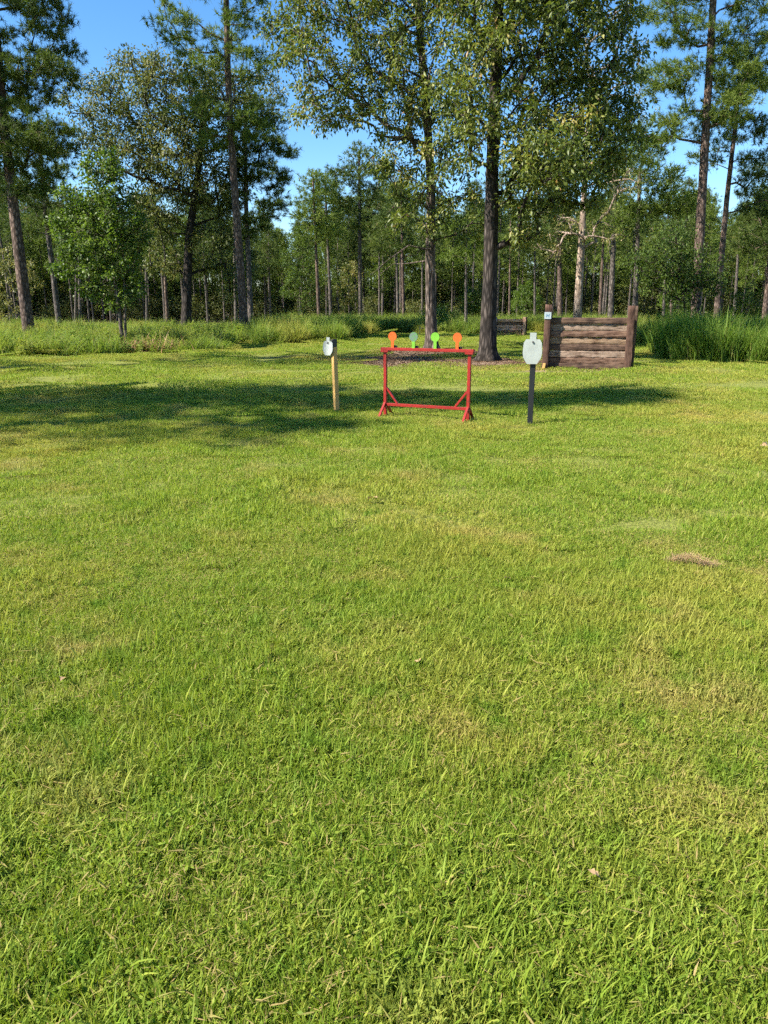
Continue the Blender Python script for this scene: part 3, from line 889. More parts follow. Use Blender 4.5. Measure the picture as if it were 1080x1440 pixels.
oak('oak_tree', 'thick dark-trunked oak standing between the rack and the white black-posted target', Y2,
    [(685, 507), (689, 400), (692, 260), (695, 150), (700, 40), (706, -90), (710, -250)], 22, 8,
    [(690, 40, 66, 60, -0.5, 2.2, 36), (760, 60, 70, 80, 0, 2.2, 66), (830, 70, 62, 80, 0.5, 2.0, 60), (855, 170, 45, 62, 0.5, 1.5, 40),
     (790, 180, 60, 70, 0, 2.0, 60), (730, 180, 40, 50, -0.8, 1.5, 20), (748, 262, 34, 42, -0.5, 1.2, 19), (810, 255, 48, 34, 0.3, 1.4, 22),
     (650, 120, 42, 45, -1, 1.5, 16), (652, 205, 34, 34, -1, 1.2, 9), (742, 320, 22, 20, -0.5, 0.9, 6), (775, 225, 55, 36, -2.6, 1.1, 20), (700, -80, 120, 90, 0, 3.0, 90), (800, -70, 100, 90, 0, 2.6, 80), (740, -200, 110, 90, 0, 2.6, 70)],
    0.53, 95, 22, 'oak_bark', 'oak_leaf', flare=0.75, rise=1.2, thin=0.76, length=0.165, width=0.072, spread=0.44)
# ---- the broad oak at left, farther back
oak('oak_tree', 'spreading olive-leaved oak with a black trunk behind the small leafy tree', 46,
    [(262, 450), (263, 400), (266, 330), (272, 290), (280, 230), (285, 160)], 14, 6,
    [(140, 150, 42, 45, 0, 2.2, 26), (190, 130, 50, 42, 0, 2.5, 34), (245, 135, 55, 48, -1, 2.8, 40), (300, 150, 45, 55, 0, 2.5, 34), (180, 200, 60, 45, 0, 2.5, 38),
     (240, 210, 50, 50, -1, 2.5, 36), (305, 240, 45, 55, 0.5, 2.5, 34), (225, 280, 40, 45, 0, 2.0, 26), (300, 330, 40, 50, 1, 2.2, 28), (235, 350, 28, 45, 1, 1.8, 16), (330, 380, 30, 40, 2, 1.8, 14), (365, 140, 30, 40, 1.5, 2.0, 14)],
    0.72, 125, 23, 'oak_bark', 'olive_leaf', length=0.20, width=0.09, spread=0.72, flare=0.4, rise=1.0, tip=0.02)
# ---- small leafy tree in the tall grass
oak('sapling', 'small bright green leafy tree standing in the tall grass', 30,
    [(173, 490), (168, 440), (160, 380), (152, 320), (146, 260)], 6, 2,
    [(140, 238, 22, 20, 0, 0.7, 12), (160, 262, 26, 22, 0, 0.8, 16), (108, 285, 24, 22, 0, 0.8, 14), (135, 300, 30, 28, 0, 1.0, 24), (172, 310, 28, 30, 0, 1.0, 24), (120, 340, 30, 24, 0, 1.0, 18), (176, 352, 26, 28, 0, 0.9, 18),
     (95, 378, 26, 9, 0, 0.6, 9), (150, 385, 34, 22, 0, 0.9, 18), (188, 400, 18, 20, 0, 0.6, 7), (82, 318, 15, 14, 0, 0.5, 7), (125, 408, 20, 12, 0, 0.7, 7), (160, 420, 22, 12, 0, 0.6, 7), (200, 330, 10, 14, 0, .5, 4), (98, 350, 14, 10, 0, .5, 4), (150, 218, 10, 8, 0, .4, 3)],
    0.30, 62, 24, 'sapling_bark', 'maple_leaf', length=0.125, width=0.095, spread=0.34, flare=0.2, tip=0.008, rise=1.3,
    extra=[([at(177, 492, 29.9), at(176, 445, 29.9), at(174, 380, 30), at(172, 330, 30)], [0.06, 0.05, 0.035, 0.01])])
# ---- dark young tree in front of the pines at right
oak('young_oak', 'dark shaded young oak in front of the big pink-trunked pine', 38,
    [(966, 452), (962, 420), (955, 380), (950, 330)], 5, 2,
    [(935, 345, 34, 30, 0, 1.4, 34), (970, 375, 34, 28, 0, 1.4, 34), (945, 400, 40, 24, 0, 1.4, 28), (1000, 395, 20, 16, 0, 1.0, 10), (900, 370, 22, 20, 0, 1.0, 10)],
    0.36, 56, 25, 'oak_bark', 'shrub_leaf', length=0.15, width=0.075, spread=0.5, tip=0.012, flare=0.2)
# ---- the pale, nearly bare tree behind the wall
oak('pale_tree', 'pale bare-limbed tree with thin yellowing leaves behind the big timber wall', 45,
    [(811, 462), (815, 390), (819, 320), (823, 250), (826, 190), (830, 120)], 12, 4,
    [(775, 310, 36, 26, 0, 1.8, 15), (840, 320, 34, 24, 0, 1.8, 12), (870, 250, 30, 34, 0, 1.8, 11), (790, 235, 36, 30, 0, 1.8, 13), (830, 160, 40, 50, 0, 2.0, 18), (860, 60, 40, 60, 0, 2.0, 24), (770, 350, 20, 16, 0, 1.0, 5), (888, 130, 20, 50, 0, 1.4, 10)],
    0.7, 34, 26, 'pale_bark', 'yellow_leaf', length=0.17, width=0.08, spread=0.75, tip=0.026, flare=0.25, rise=0.6)

# ---- pines seen one by one
def pine(name, label, Y, trunk, w0, w1, spec, seed, tufts=26, per=18, sep=0.72, spread=0.72, length=0.29, width=0.024, leaf='needle', wood='pine_bark', tip=0.016, group=None, rise=0.35, **kw):
    rng = np.random.default_rng(seed)
    base, path = trunk_px(Y, trunk)
    k = Y / FPX * 1.02
    A = blob_points(pxblobs(Y, spec), rng, sep)
    W = grow(path, w0 * k / 2, w1 * k / 2, A, rng, flare=0.25, sides=14, rise=rise, sag=0.05, tip=tip, ridge=0.035, **kw)
    L = needles(A, W[2], rng, tufts, per, spread, length, width)
    return make_tree(name, label, 'pine tree', base, W, M[wood], L, M[leaf], group)
pine('pine_tree', 'tall leaning pine with a dark heavy crown, leftmost of all the trunks', 36,
     [(42, 476), (30, 380), (14, 250), (3, 150), (-8, 20), (-15, -120), (-18, -200)], 16, 7,
     [(15, 190, 60, 34, 0, 2.2, 24), (70, 190, 28, 26, -0.5, 1.4, 12), (60, 105, 42, 18, 0, 1.6, 14), (20, 130, 40, 20, 1, 1.8, 12), (60, 60, 34, 18, 0.5, 1.4, 9), (55, 10, 38, 18, 0, 1.6, 12), (-40, 150, 50, 60, 0, 2.4, 26),
      (30, 255, 55, 22, 0.5, 1.8, 16), (-40, 60, 50, 50, 0, 2.4, 22), (-10, -60, 70, 50, 0, 2.6, 34), (-20, -160, 50, 50, 0, 2.0, 24)], 31, start_frac=0.3, tufts=32)
pine('pine_tree', 'tall straight pine with open feathery branches rising from the end of the left tall grass', 38.5,
     [(345, 480), (338, 380), (331, 280), (324, 180), (320, 90), (318, 0), (317, -110)], 11.5, 6,
     [(245, 30, 26, 24, 0, 1.2, 9), (262, 62, 20, 14, 0, 1, 5), (315, 40, 26, 34, 0, 1.2, 11), (352, 20, 22, 20, 0.5, 1.0, 5), (285, 100, 34, 14, 0, 1.4, 8), (355, 95, 26, 20, 0, 1.3, 9), (290, 150, 34, 16, -0.5, 1.4, 10), (345, 170, 28, 20, 0, 1.3, 10), (310, 195, 34, 16, 0.5, 1.3, 8),
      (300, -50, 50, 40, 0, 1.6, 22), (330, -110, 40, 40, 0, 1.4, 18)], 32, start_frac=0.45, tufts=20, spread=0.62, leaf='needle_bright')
pine('pine_tree', 'dark pine close behind the straight feathery pine, with clumps over the blue gap', 46,
     [(353, 464), (350, 380), (346, 290), (345, 200), (345, 130)], 8, 4,
     [(385, 205, 24, 12, 0, 1.3, 8), (375, 245, 28, 18, 0, 1.4, 12), (385, 285, 18, 16, 0, 1.2, 8), (355, 310, 26, 18, 0, 1.3, 8), (350, 220, 25, 30, 0, 1.5, 12), (365, 160, 26, 26, 0, 1.4, 12), (330, 270, 20, 20, 0.5, 1.2, 8), (405, 212, 12, 8, 0, 0.8, 4)], 33, start_frac=0.35, wood='pine_bark_grey', tufts=30)
pine('pine_tree', 'thin pine between the leftmost leaning pine and the small leafy tree', 48,
     [(84, 462), (74, 380), (64, 300), (58, 230), (54, 170)], 8, 4,
     [(60, 270, 40, 24, 0, 1.6, 14), (85, 300, 24, 18, 0, 1.2, 7), (40, 310, 34, 20, 0, 1.4, 10), (58, 215, 34, 30, 0, 1.6, 16)], 34, start_frac=0.4, wood='pine_bark_grey')
pine('pine_tree', 'big pink-trunked pine with open crown behind the tall grass clump', 40,
     [(978, 450), (982, 370), (987, 280), (992, 190), (998, 90), (1003, 0), (1006, -100), (1008, -180)], 14, 6,
     [(935, 110, 36, 20, 0, 1.5, 14), (960, 40, 28, 22, 0, 1.3, 10), (930, 10, 30, 16, 0, 1.2, 7), (1045, 110, 38, 22, 0, 1.5, 14), (1050, 60, 34, 20, 0.5, 1.4, 10), (1060, 20, 30, 18, 0, 1.3, 7), (945, 165, 26, 14, 0, 1.2, 7), (1025, 150, 30, 18, -0.5, 1.3, 9), (925, 190, 32, 20, 0, 1.4, 12), (905, 215, 28, 14, 0, 1.2, 7),
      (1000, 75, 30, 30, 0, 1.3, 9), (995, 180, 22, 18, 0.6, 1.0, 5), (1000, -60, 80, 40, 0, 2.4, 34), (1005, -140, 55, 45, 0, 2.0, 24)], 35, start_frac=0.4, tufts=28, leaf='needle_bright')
pine('pine_tree', 'slimmer reddish pine standing just right of the big pink-trunked pine', 43,
     [(1007, 456), (1014, 370), (1022, 280), (1029, 220), (1035, 170), (1040, 110)], 9.5, 4,
     [(1050, 180, 34, 22, 0, 1.4, 12), (1070, 225, 30, 20, 0, 1.3, 8), (1010, 160, 22, 16, 0, 1.1, 5), (1055, 260, 30, 14, 0, 1.3, 7), (1000, 215, 20, 14, 0, 1.0, 4), (1045, 110, 34, 34, 0, 1.6, 16), (1075, 290, 28, 16, 0, 1.2, 7)], 36, start_frac=0.45, leaf='needle')
pine('pine_tree', 'pine trunk cut by the far side of the view above the tall grass clump', 46,
     [(1074, 456), (1080, 400), (1086, 330), (1092, 250), (1096, 180)], 8, 4,
     [(1075, 310, 34, 20, 0, 1.4, 10), (1095, 240, 34, 34, 0, 1.6, 14), (1060, 340, 26, 16, 0, 1.2, 6), (1110, 300, 30, 30, 0, 1.4, 8)], 37, start_frac=0.4)
# middle-distance pines: base x, base y, top x, top y, trunk px, Y, crown blobs, label
MID = [
    (449, 458, 440, 248, 5, 66, [(440, 300, 26, 22, 13), (432, 330, 20, 14, 7), (445, 265, 18, 20, 9), (455, 325, 20, 14, 6)], 'left one of the twin leaning pines under the blue gap', 'needle_bright'),
    (466, 457, 457, 255, 5, 69, [(458, 290, 22, 20, 10), (470, 325, 18, 12, 6), (456, 262, 15, 15, 6)], 'right one of the twin leaning pines under the blue gap', 'needle_bright'),
    (506.5, 457, 505, 212, 6.5, 70, [(505, 250, 34, 20, 16), (490, 290, 26, 16, 9), (522, 285, 24, 18, 9), (506, 222, 18, 14, 8), (480, 245, 16, 10, 5), (520, 320, 22, 14, 6)], 'straight tall pine reaching into the blue gap under the oak branch', 'needle'),
    (568, 462, 564, 270, 5, 58, [(560, 310, 26, 18, 10), (575, 345, 20, 16, 7), (562, 280, 18, 18, 8)], 'slim pine just left of the pale-trunked oak', 'needle'),
    (560, 459, 556, 290, 4.5, 66, [(545, 340, 24, 18, 9), (552, 305, 20, 16, 8)], 'dark slim pine hard beside the slim pine left of the pale-trunked oak', 'needle'),
    (655, 469, 656, 310, 4.8, 49, [(665, 345, 22, 16, 8), (640, 360, 18, 14, 6), (655, 320, 22, 16, 8)], 'lone slim pine midway between the two oak trunks', 'needle_bright'),
    (788, 462, 786, 300, 8, 60, [(780, 330, 28, 20, 10), (800, 345, 24, 16, 8), (785, 300, 24, 20, 8)], 'greyish pine just left of the pale bare-limbed tree', 'needle'),
    (858, 460, 868, 205, 8.5, 52, [(850, 300, 26, 18, 8), (885, 285, 24, 16, 8), (868, 225, 26, 24, 12), (890, 240, 20, 16, 6)], 'straight pine just right of the pale bare-limbed tree', 'needle'),
    (892, 463, 900, 235, 8, 48, [(925, 250, 30, 20, 10), (905, 290, 28, 14, 8), (945, 285, 28, 18, 8), (885, 310, 22, 14, 6), (910, 240, 26, 20, 9)], 'straight pine rising past the far post of the big timber wall', 'needle_bright'),
    (843, 458, 850, 300, 5.5, 66, [(845, 330, 24, 18, 9), (855, 310, 18, 14, 6)], 'thin shaded pine between the pale bare-limbed tree and the straight pine', 'needle'),
    (106, 458, 108, 330, 4, 70, [(106, 350, 22, 20, 9)], 'thin sunlit trunk left of the small leafy tree', 'needle'),
    (113, 458, 110, 300, 5, 62, [(112, 320, 24, 22, 10)], 'thin grey pine nearest the left side of the small leafy tree', 'needle'),
    (236, 458, 228, 320, 5.5, 56, [(230, 345, 24, 20, 8)], 'thin pale pine trunk just left of the black oak trunk', 'needle_bright'),
    (207, 460, 204, 320, 4, 62, [(204, 345, 22, 18, 8)], 'thin pale trunk just right of the small leafy tree', 'needle'),
    (332, 460, 328, 300, 5, 60, [(330, 330, 26, 20, 9)], 'thin pine partly hidden behind the straight feathery pine', 'needle'),
    (716, 458, 718, 310, 3.5, 66, [(716, 340, 24, 18, 8)], 'thin pale trunk rising above the reddish small timber wall', 'needle'),
    (752, 458, 752, 310, 3.5, 66, [(752, 340, 24, 18, 8)], 'thin pale trunk rising above the dark low timber wall', 'needle'),
    (932, 458, 938, 345, 4.5, 56, [(936, 345, 18, 14, 5)], 'crooked pale thin trunk left of the dark young oak', 'needle'),
    (944, 458, 946, 330, 4.5, 58, [(944, 330, 20, 16, 6)], 'straight pale thin trunk beside the dark young oak', 'needle'),
    (1032, 456, 1040, 320, 5, 58, [(1045, 330, 26, 20, 9)], 'dark thin pine right of the slimmer reddish pine', 'needle'),
]
for i, (bx, by, tx, ty, w, Y, cb, lab, lf) in enumerate(MID):
    pine('pine_tree', lab, Y, [(bx, by), (bx + (tx - bx) * .35, by + (ty - by) * .35), (bx + (tx - bx) * .7, by + (ty - by) * .7), (tx, ty)], w, w * 0.45,
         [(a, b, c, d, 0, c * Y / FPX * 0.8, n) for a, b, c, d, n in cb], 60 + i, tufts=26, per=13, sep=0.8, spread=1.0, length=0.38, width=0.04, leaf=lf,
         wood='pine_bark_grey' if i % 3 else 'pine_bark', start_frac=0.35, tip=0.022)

# ---- trees outside the view at left whose shade lies on the lawn
def free_pine(base, H, r, crown0, rad, seed, n=90, tufts=22, per=12, spread=0.9, length=0.3, width=0.026, open_to=None):
    rng = np.random.default_rng(seed)
    A = []
    for i in range(n):
        t = rng.uniform(0, 1)
        z = crown0 + (H - crown0) * t
        rr = rad * (1 - t) ** 0.6 * rng.uniform(0.35, 1) + 0.2
        a = rng.uniform(0, 6.28)
        A.append((base[0] + rr * math.cos(a), base[1] + rr * math.sin(a), z))
    A = np.array(A)
    if open_to:                                       # crown gap that lets the sun through to a spot on the lawn
        k = 1 / math.tan(SUN_EL)
        gx, gy = A[:, 0] + A[:, 2] * k * math.cos(SUN_AZ), A[:, 1] + A[:, 2] * k * math.sin(SUN_AZ)
        A = A[((gx - open_to[0]) / open_to[2]) ** 2 + ((gy - open_to[1]) / open_to[3]) ** 2 > 1]
    path = [(base[0], base[1], -0.05), (base[0] + .1, base[1], H * .4), (base[0] + rng.normal(0, .2), base[1], H * .75), (base[0] + rng.normal(0, .3), base[1], H)]
    W = grow(path, r, r * 0.35, A, rng, flare=0.25, sides=12, rise=0.35, sag=0.05, tip=0.018, start_frac=0.3)
    return W, needles(A, W[2], rng, tufts, per, spread, length, width)
for k, (bx, by, H, c0, rad, n, lab) in enumerate([
        (-18.5, 8.3, 17.5, 7.0, 2.6, 175, 'tall pine beside the lawn whose shadow starts the long shade band'),
        (-14.2, 6.8, 19.5, 10.5, 2.5, 165, 'tall pine beside the lawn whose shadow falls across the red rack'),
        (-26.0, 14.0, 18.5, 9.0, 2.2, 60, 'tall pine beside the lawn throwing the thin shade in front of the tall grass'),
        (-20.5, 17.0, 26.5, 15.0, 2.6, 130, 'tallest pine beside the lawn whose crown shades the bare dirt under the oaks')]):
    W, L = free_pine((bx, by, 0), H, 0.24, c0, rad, 200 + k, n=n, open_to=(0.9, 11.4, 2.2, 1.0))
    make_tree('pine_tree', lab, 'pine tree', (bx, by, 0), W, M['pine_bark'], L, M['needle'])

# ------------------------------------------------------------------ the wood behind: one mass
def proto(seed, H, r, c0, rad, n, kind='pine'):
    if kind == 'pine':
        W, L = free_pine((0, 0, 0), H, r, c0, rad, seed, n=n, tufts=16, per=9, spread=1.25, length=0.5, width=0.06)
        mats = (M['pine_bark_grey'], M['needle'] if seed % 2 else M['needle_bright'])
    else:
        rng = np.random.default_rng(seed)
        A = blob_points([((0, 0, H * 0.6), (rad, rad, H * 0.42), n), ((rad * .4, 0, H * .35), (rad * .8, rad * .8, H * .3), n // 2)], rng, 0.5)
        W = grow([(0, 0, -0.05), (0.05, 0, H * .3), (0, 0.1, H * .6), (0, 0, H * .85)], r, r * .3, A, rng, sides=8, flare=0.2, start_frac=0.1)
        L = leaves(A, rng, 40, 0.8, 0.26, 0.13)
        mats = (M['oak_bark'], M['shrub_leaf'] if seed % 2 else M['olive_leaf'])
    V, Q, _ = W; LV, LT, _, var = L
    A_, T_, Q_, v_ = merge([(V, None, Q, np.zeros(len(Q))), (LV, LT, None, var)])
    me = mesh_np('wood_tree', A_, T_, Q_, v_)
    me.materials.append(mats[0]); me.materials.append(mats[1])
    me.polygons.foreach_set('material_index', np.concatenate([np.ones(len(T_), np.int32), np.zeros(len(Q_), np.int32)]))
    me.update()
    return me
wood = [proto(301, 17, .17, 8, 2.6, 46), proto(302, 15, .14, 6.5, 2.3, 44), proto(303, 19, .19, 10, 2.8, 48), proto(304, 13, .12, 5, 2.2, 40),
        proto(305, 6.5, .09, 0, 2.3, 36, 'bush'), proto(306, 4.5, .07, 0, 2.2, 34, 'bush'), proto(307, 9, .12, 0, 2.8, 44, 'bush'), proto(308, 3, .05, 0, 1.9, 26, 'bush')]
rg = np.random.default_rng(5)
P, pick, sz = [], [], []
def forest(y0, y1, step, kinds, smin, smax, xs=0.62, extra=10):
    y = y0
    while y < y1:
        h = y * xs + extra
        x = -h
        while x < h:
            P.append((x + rg.uniform(-.45, .45) * step, y + rg.uniform(-.45, .45) * step, 0))
            pick.append(kinds[rg.integers(0, len(kinds))]); s = rg.uniform(smin, smax); sz.append((s, s, s * rg.uniform(.92, 1.1)))
            x += step
        y += step
forest(78, 86, 4.4, [0, 1, 2, 3], 0.58, 0.78)
forest(86, 112, 3.7, [0, 1, 2, 3], 0.62, 0.85)
forest(86, 92, 5.0, [5, 7, 7], 0.6, 1.0)
forest(96, 114, 4.4, [4, 5, 6], 0.8, 1.15)
forest(112, 150, 6.0, [0, 2, 6, 6], 0.8, 1.0)
forest(118, 150, 5.0, [4, 5, 4], 0.9, 1.2)
P, sz = np.array(P), np.array(sz)
# the wood stands lower where the sky gap opens, taller towards the sides
fx = 540 + P[:, 0] / P[:, 1] * FPX
sz *= (1 - 0.22 * np.exp(-((fx - 405) / 60) ** 2) + 0.06 * np.clip((fx - 820) / 200, 0, 1) + 0.08 * np.clip((300 - fx) / 250, 0, 1))[:, None]
scatter('far_wood', np.array(P), wood, None, np.array(sz), pick=np.array(pick), label='dark pine wood with brushy edge closing off the clearing')

# brighter bushes at the wood's edge, each one a plant
def bush(name, label, px, py, Y, h, rad, seed, leaf, n=40, per=44, ll=0.13, lw=0.07):
    rng = np.random.default_rng(seed)
    g = at(px, py, Y); b = (g.x, g.y, 0.0)
    A = blob_points([((g.x, g.y, h * .55), (rad, rad, h * .5), n)], rng, 0.25)
    W = grow([(g.x, g.y, -.05), (g.x, g.y + .03, h * .3), (g.x + .03, g.y, h * .6)], .035, .012, A, rng, sides=6, flare=.1, start_frac=0.0, tip=.006)
    L = leaves(A, rng, per, .34, ll, lw, droop=0.1)
    root = empty(name, b); tag(root, label, 'bush')
    bb = np.array(b)
    link('stem', mesh_np('stem', W[0] - bb, quads=W[1], smooth=True), M['sapling_bark'], root)
    c = link('foliage', mesh_np('foliage', L[0] - bb, L[1], None, L[3]), M[leaf], root); c['kind'] = 'stuff'
for a in [('bush', 'bright lime green bush glowing behind the pale-trunked oak', 618, 466, 52, 1.6, 1.5, 401, 'maple_leaf', 70),
          ('bush', 'light green leafy bush beside the thick dark oak trunk', 668, 462, 60, 3.4, 1.3, 402, 'shrub_leaf', 60),
          ('bush', 'yellow-green bush behind the low dark timber wall', 738, 462, 70, 3.6, 1.6, 403, 'maple_leaf', 60),
          ('bush', 'yellow-green bush between the pale thin trunks right of the timber wall', 952, 458, 62, 4.2, 1.6, 404, 'maple_leaf', 60),
          ('bush', 'tall light bush rising behind the tall grass clump', 1048, 456, 50, 2.9, 1.2, 405, 'shrub_leaf', 55),
          ('bush', 'yellowish bush behind the leaning leftmost pine', 20, 452, 60, 6.0, 2.4, 406, 'yellow_leaf', 90),
          ('bush', 'young pale green tree at the dark wood edge below the twin leaning pines', 425, 458, 70, 7.5, 2.0, 407, 'shrub_leaf', 90),
          ('bush', 'pale bush in front of the dark trunks by the straight tall pine', 492, 458, 72, 6.0, 1.4, 408, 'yellow_leaf', 40)]:
    bush(*a[:9], n=a[9], ll=0.2 if a[4] > 55 else 0.13, lw=0.1 if a[4] > 55 else 0.07)
# rusty dead weeds at the foot of the small tree
rng = np.random.default_rng(77)
g = ground(196, 496)
pts = np.stack([rng.normal(0, .8, 420), rng.normal(0, .35, 420)], 1)
dw = mesh_np('dead_weeds', *blades(420, 1, 0.3, 0.75, 0.02, 0.04, lean=0.5, segs=3, pts=pts, rng=rng, dry=1.0))
o = link('dead_weeds', dw, M['dead_weed'], loc=(g.x, g.y + .4, 0)); tag(o, 'rusty brown dead weeds at the foot of the small leafy tree', kind='stuff')

# ------------------------------------------------------------------ timber walls
def tie_mesh(length, h, d, seed, rough=0.012, cuts=22):
    """A worn railway tie along x, its front face at y = 0."""
    rng = np.random.default_rng(seed)
    prof = np.array([(0.0, 0.008), (0.0, h * .35), (0.0, h * .7), (0.0, h - .008), (0.009, h), (d * .5, h), (d - .01, h), (d, h * .5), (d - .01, 0.0), (d * .5, 0), (0.009, 0.0)])
    m = len(prof); xs = np.linspace(-length / 2, length / 2, cuts)
    V = np.zeros((cuts, m, 3))
    wav = np.cumsum(rng.normal(0, 0.35, (cuts, m)), axis=0) * 0.35 + rng.normal(0, 0.7, (cuts, m))
    V[:, :, 0] = xs[:, None] + rng.normal(0, 0.008, (cuts, m)) * (np.abs(xs)[:, None] > length / 2 - .01)
    V[:, :, 1] = prof[None, :, 0] + wav * rough
    V[:, :, 2] = prof[None, :, 1] + np.roll(wav, 1, 1) * rough * 0.55
    i = np.arange(cuts - 1)[:, None] * m + np.arange(m)[None, :]
    j = np.arange(cuts - 1)[:, None] * m + (np.arange(m)[None, :] + 1) % m
    Q = np.stack([i, j, j + m, i + m], 2).reshape(-1, 4)
    me_v = V.reshape(-1, 3)
    c0, c1 = me_v[:m].mean(0), me_v[-m:].mean(0)
    me_v = np.vstack([me_v, c0, c1]); a, b = len(me_v) - 2, len(me_v) - 1
    k = np.arange(m); e = (cuts - 1) * m
    T = np.concatenate([np.stack([np.full(m, a), (k + 1) % m, k], 1), np.stack([np.full(m, b), e + k, e + (k + 1) % m], 1)])
    return mesh_np('tie', me_v, T, Q)
def post_mesh(h, w, d, seed):
    me = tie_mesh(h, w, d, seed, rough=0.007, cuts=16)
    co = np.zeros(len(me.vertices) * 3, np.float32); me.vertices.foreach_get('co', co); co = co.reshape(-1, 3)
    co = np.stack([co[:, 2] - w / 2, co[:, 1], co[:, 0] + h / 2], 1)      # stand it up
    # keep grain along the local x axis of the material: swap is done on the object instead
    return co, me
def post(name, root, x, y, h, w, d, seed, mat, lean=0.0, z0=-0.05, label=None):
    me = tie_mesh(h, w, d, seed, rough=0.007, cuts=16)
    o = link(name, me, M[mat], root)
    # local x -> up, local z -> -x, local y stays
    o.rotation_euler = (0, R(-90) + lean, 0)
    o.location = (x + w / 2, y, z0 + h / 2)
    if label: o['label'] = label
    return o
def timber_wall(name, label, loc, rz, length, rows, hs, post_h, post_w, post_d, seed, rear=True, post_mat='tie_post'):
    root = empty(name, loc, rz); tag(root, label, 'timber wall')
    z = 0.0
    rng = np.random.default_rng(seed)
    for i, (mat, h) in enumerate(zip(rows, hs)):
        t = link('tie', tie_mesh(length, h - 0.006, 0.2, seed * 31 + i, rough=0.011 if mat != 'tie_dark' else 0.0045), M[mat], root)
        t.location = (rng.normal(0, .012), rng.normal(0, .010), z)
        z += h
    hx = length / 2 - post_w * 0.42
    post('post', root, -hx, -post_d - .012, post_h, post_w, post_d, seed * 7 + 1, post_mat, lean=R(0.6))
    post('post', root, hx, -post_d - .012, post_h * .985, post_w, post_d, seed * 7 + 2, post_mat, lean=R(-0.8))
    if rear:
        post('post', root, -hx + .02, 0.215, post_h * .96, post_w, post_d, seed * 7 + 3, 'tie_dark')
        post('post', root, hx + .10, 0.215, post_h * .98, post_w, post_d, seed * 7 + 4, 'tie_dark')
    return root, hx, z
wl = ground(826, 520.3)
rows = ['tie_dark', 'tie_brown', 'tie_grey', 'tie_dark', 'tie_tan', 'tie_brown', 'tie_grey', 'tie_dark']
wall, hx, wz = timber_wall('timber_wall', 'big wall of stacked weathered railway ties between brown posts',
                           (wl.x, wl.y + .2, 0), R(-14), 2.24, rows, [0.155, 0.165, 0.17, 0.165, 0.175, 0.17, 0.175, 0.165], 1.71, 0.165, 0.20, 5)
# number plate on the left post: blue letter on white
sg = link('sign', bm_mesh('sign', box_bm((-hx - .088, -0.235, 1.30), (-hx + .088, -0.222, 1.475), 0.002)), M['sign_white'], wall)
sg['label'] = 'white card with a blue H on the post'
cu = bpy.data.curves.new('letter', 'FONT'); cu.body = 'H'; cu.size = 0.12; cu.align_x = 'CENTER'; cu.align_y = 'CENTER'; cu.extrude = 0.001; cu.offset = 0.003
tmp = bpy.data.objects.new('letter_source', cu); COL.objects.link(tmp)
dg = bpy.context.evaluated_depsgraph_get()
lme = bpy.data.meshes.new_from_object(tmp.evaluated_get(dg)); lme.materials.clear()
bpy.data.objects.remove(tmp)
lt = link('letter', lme, M['sign_blue'], sg); lt.rotation_euler = (R(90), 0, 0); lt.location = (-hx, -0.237, 1.385)
st = link('stake', bm_mesh('stake', bar_bm((-hx - .045, -.255, -.02), (-hx - .02, -.235, .16), .07, .035, bevel=.004)), M['new_wood'], wall)
st['label'] = 'short fresh orange wood stake at the foot of the post'

w2 = ground(716, 473)
wall2, hx2, _ = timber_wall('timber_wall', 'reddish small timber wall far behind the thick dark oak', (w2.x, w2.y, 0), R(-8), 1.75,
    ['tie_red', 'tie_brown', 'tie_red', 'tie_red', 'tie_brown', 'tie_red'], [.16] * 6, 1.12, .16, .16, 8, rear=True, post_mat='tie_red')
s2 = link('sign', bm_mesh('sign', box_bm((-hx2 - .08, -0.20, .86), (-hx2 + .08, -0.187, 1.02), 0.002)), M['sign_white'], wall2); s2['label'] = 'white card near the post top'
w3 = ground(748, 464)
timber_wall('timber_wall', 'low dark timber wall, farthest of the three', (w3.x, w3.y, 0), R(-38), 1.25,
    ['tie_dark'] * 4, [.165] * 4, .86, .15, .15, 9, rear=True, post_mat='tie_post')
# weeds at the foot of the second wall
rng = np.random.default_rng(88)
pts = np.stack([rng.uniform(-.9, .9, 260), rng.normal(-.35, .12, 260)], 1)
o = link('wall_weeds', mesh_np('wall_weeds', *blades(260, 1, .15, .42, .012, .025, lean=.4, segs=3, pts=pts, rng=rng, dry=.5)), M['tall_blade'], loc=(w2.x, w2.y, 0))
tag(o, 'uncut grass along the foot of the reddish small timber wall', kind='stuff')
pts = np.stack([rng.uniform(-.2, 1.2, 90), rng.normal(-.3, .08, 90)], 1)
o = link('wall_weeds', mesh_np('wall_weeds', *blades(90, 1, .05, .16, .008, .014, lean=.5, segs=3, pts=pts, rng=rng, dry=.3)), M['tall_blade'], loc=(wl.x, wl.y + .1, 0))
tag(o, 'few weeds at the foot of the big timber wall', kind='stuff')

# small dark stand far behind, beside the pale-trunked oak
b = ground(595, 472)
stand = empty('wire_stand', (b.x, b.y, 0)); tag(stand, 'small thin dark metal stand on the lawn just left of the pale-trunked oak', 'stand')
for sx in (-.2, .2): link('leg', bm_mesh('leg', bar_bm((sx, 0, -.03), (sx, 0, .42), .025, .025)), M['bare_steel'], stand)
link('rail', bm_mesh('rail', bar_bm((-.26, 0, .43), (.26, 0, .43), .03, .03)), M['bare_steel'], stand)

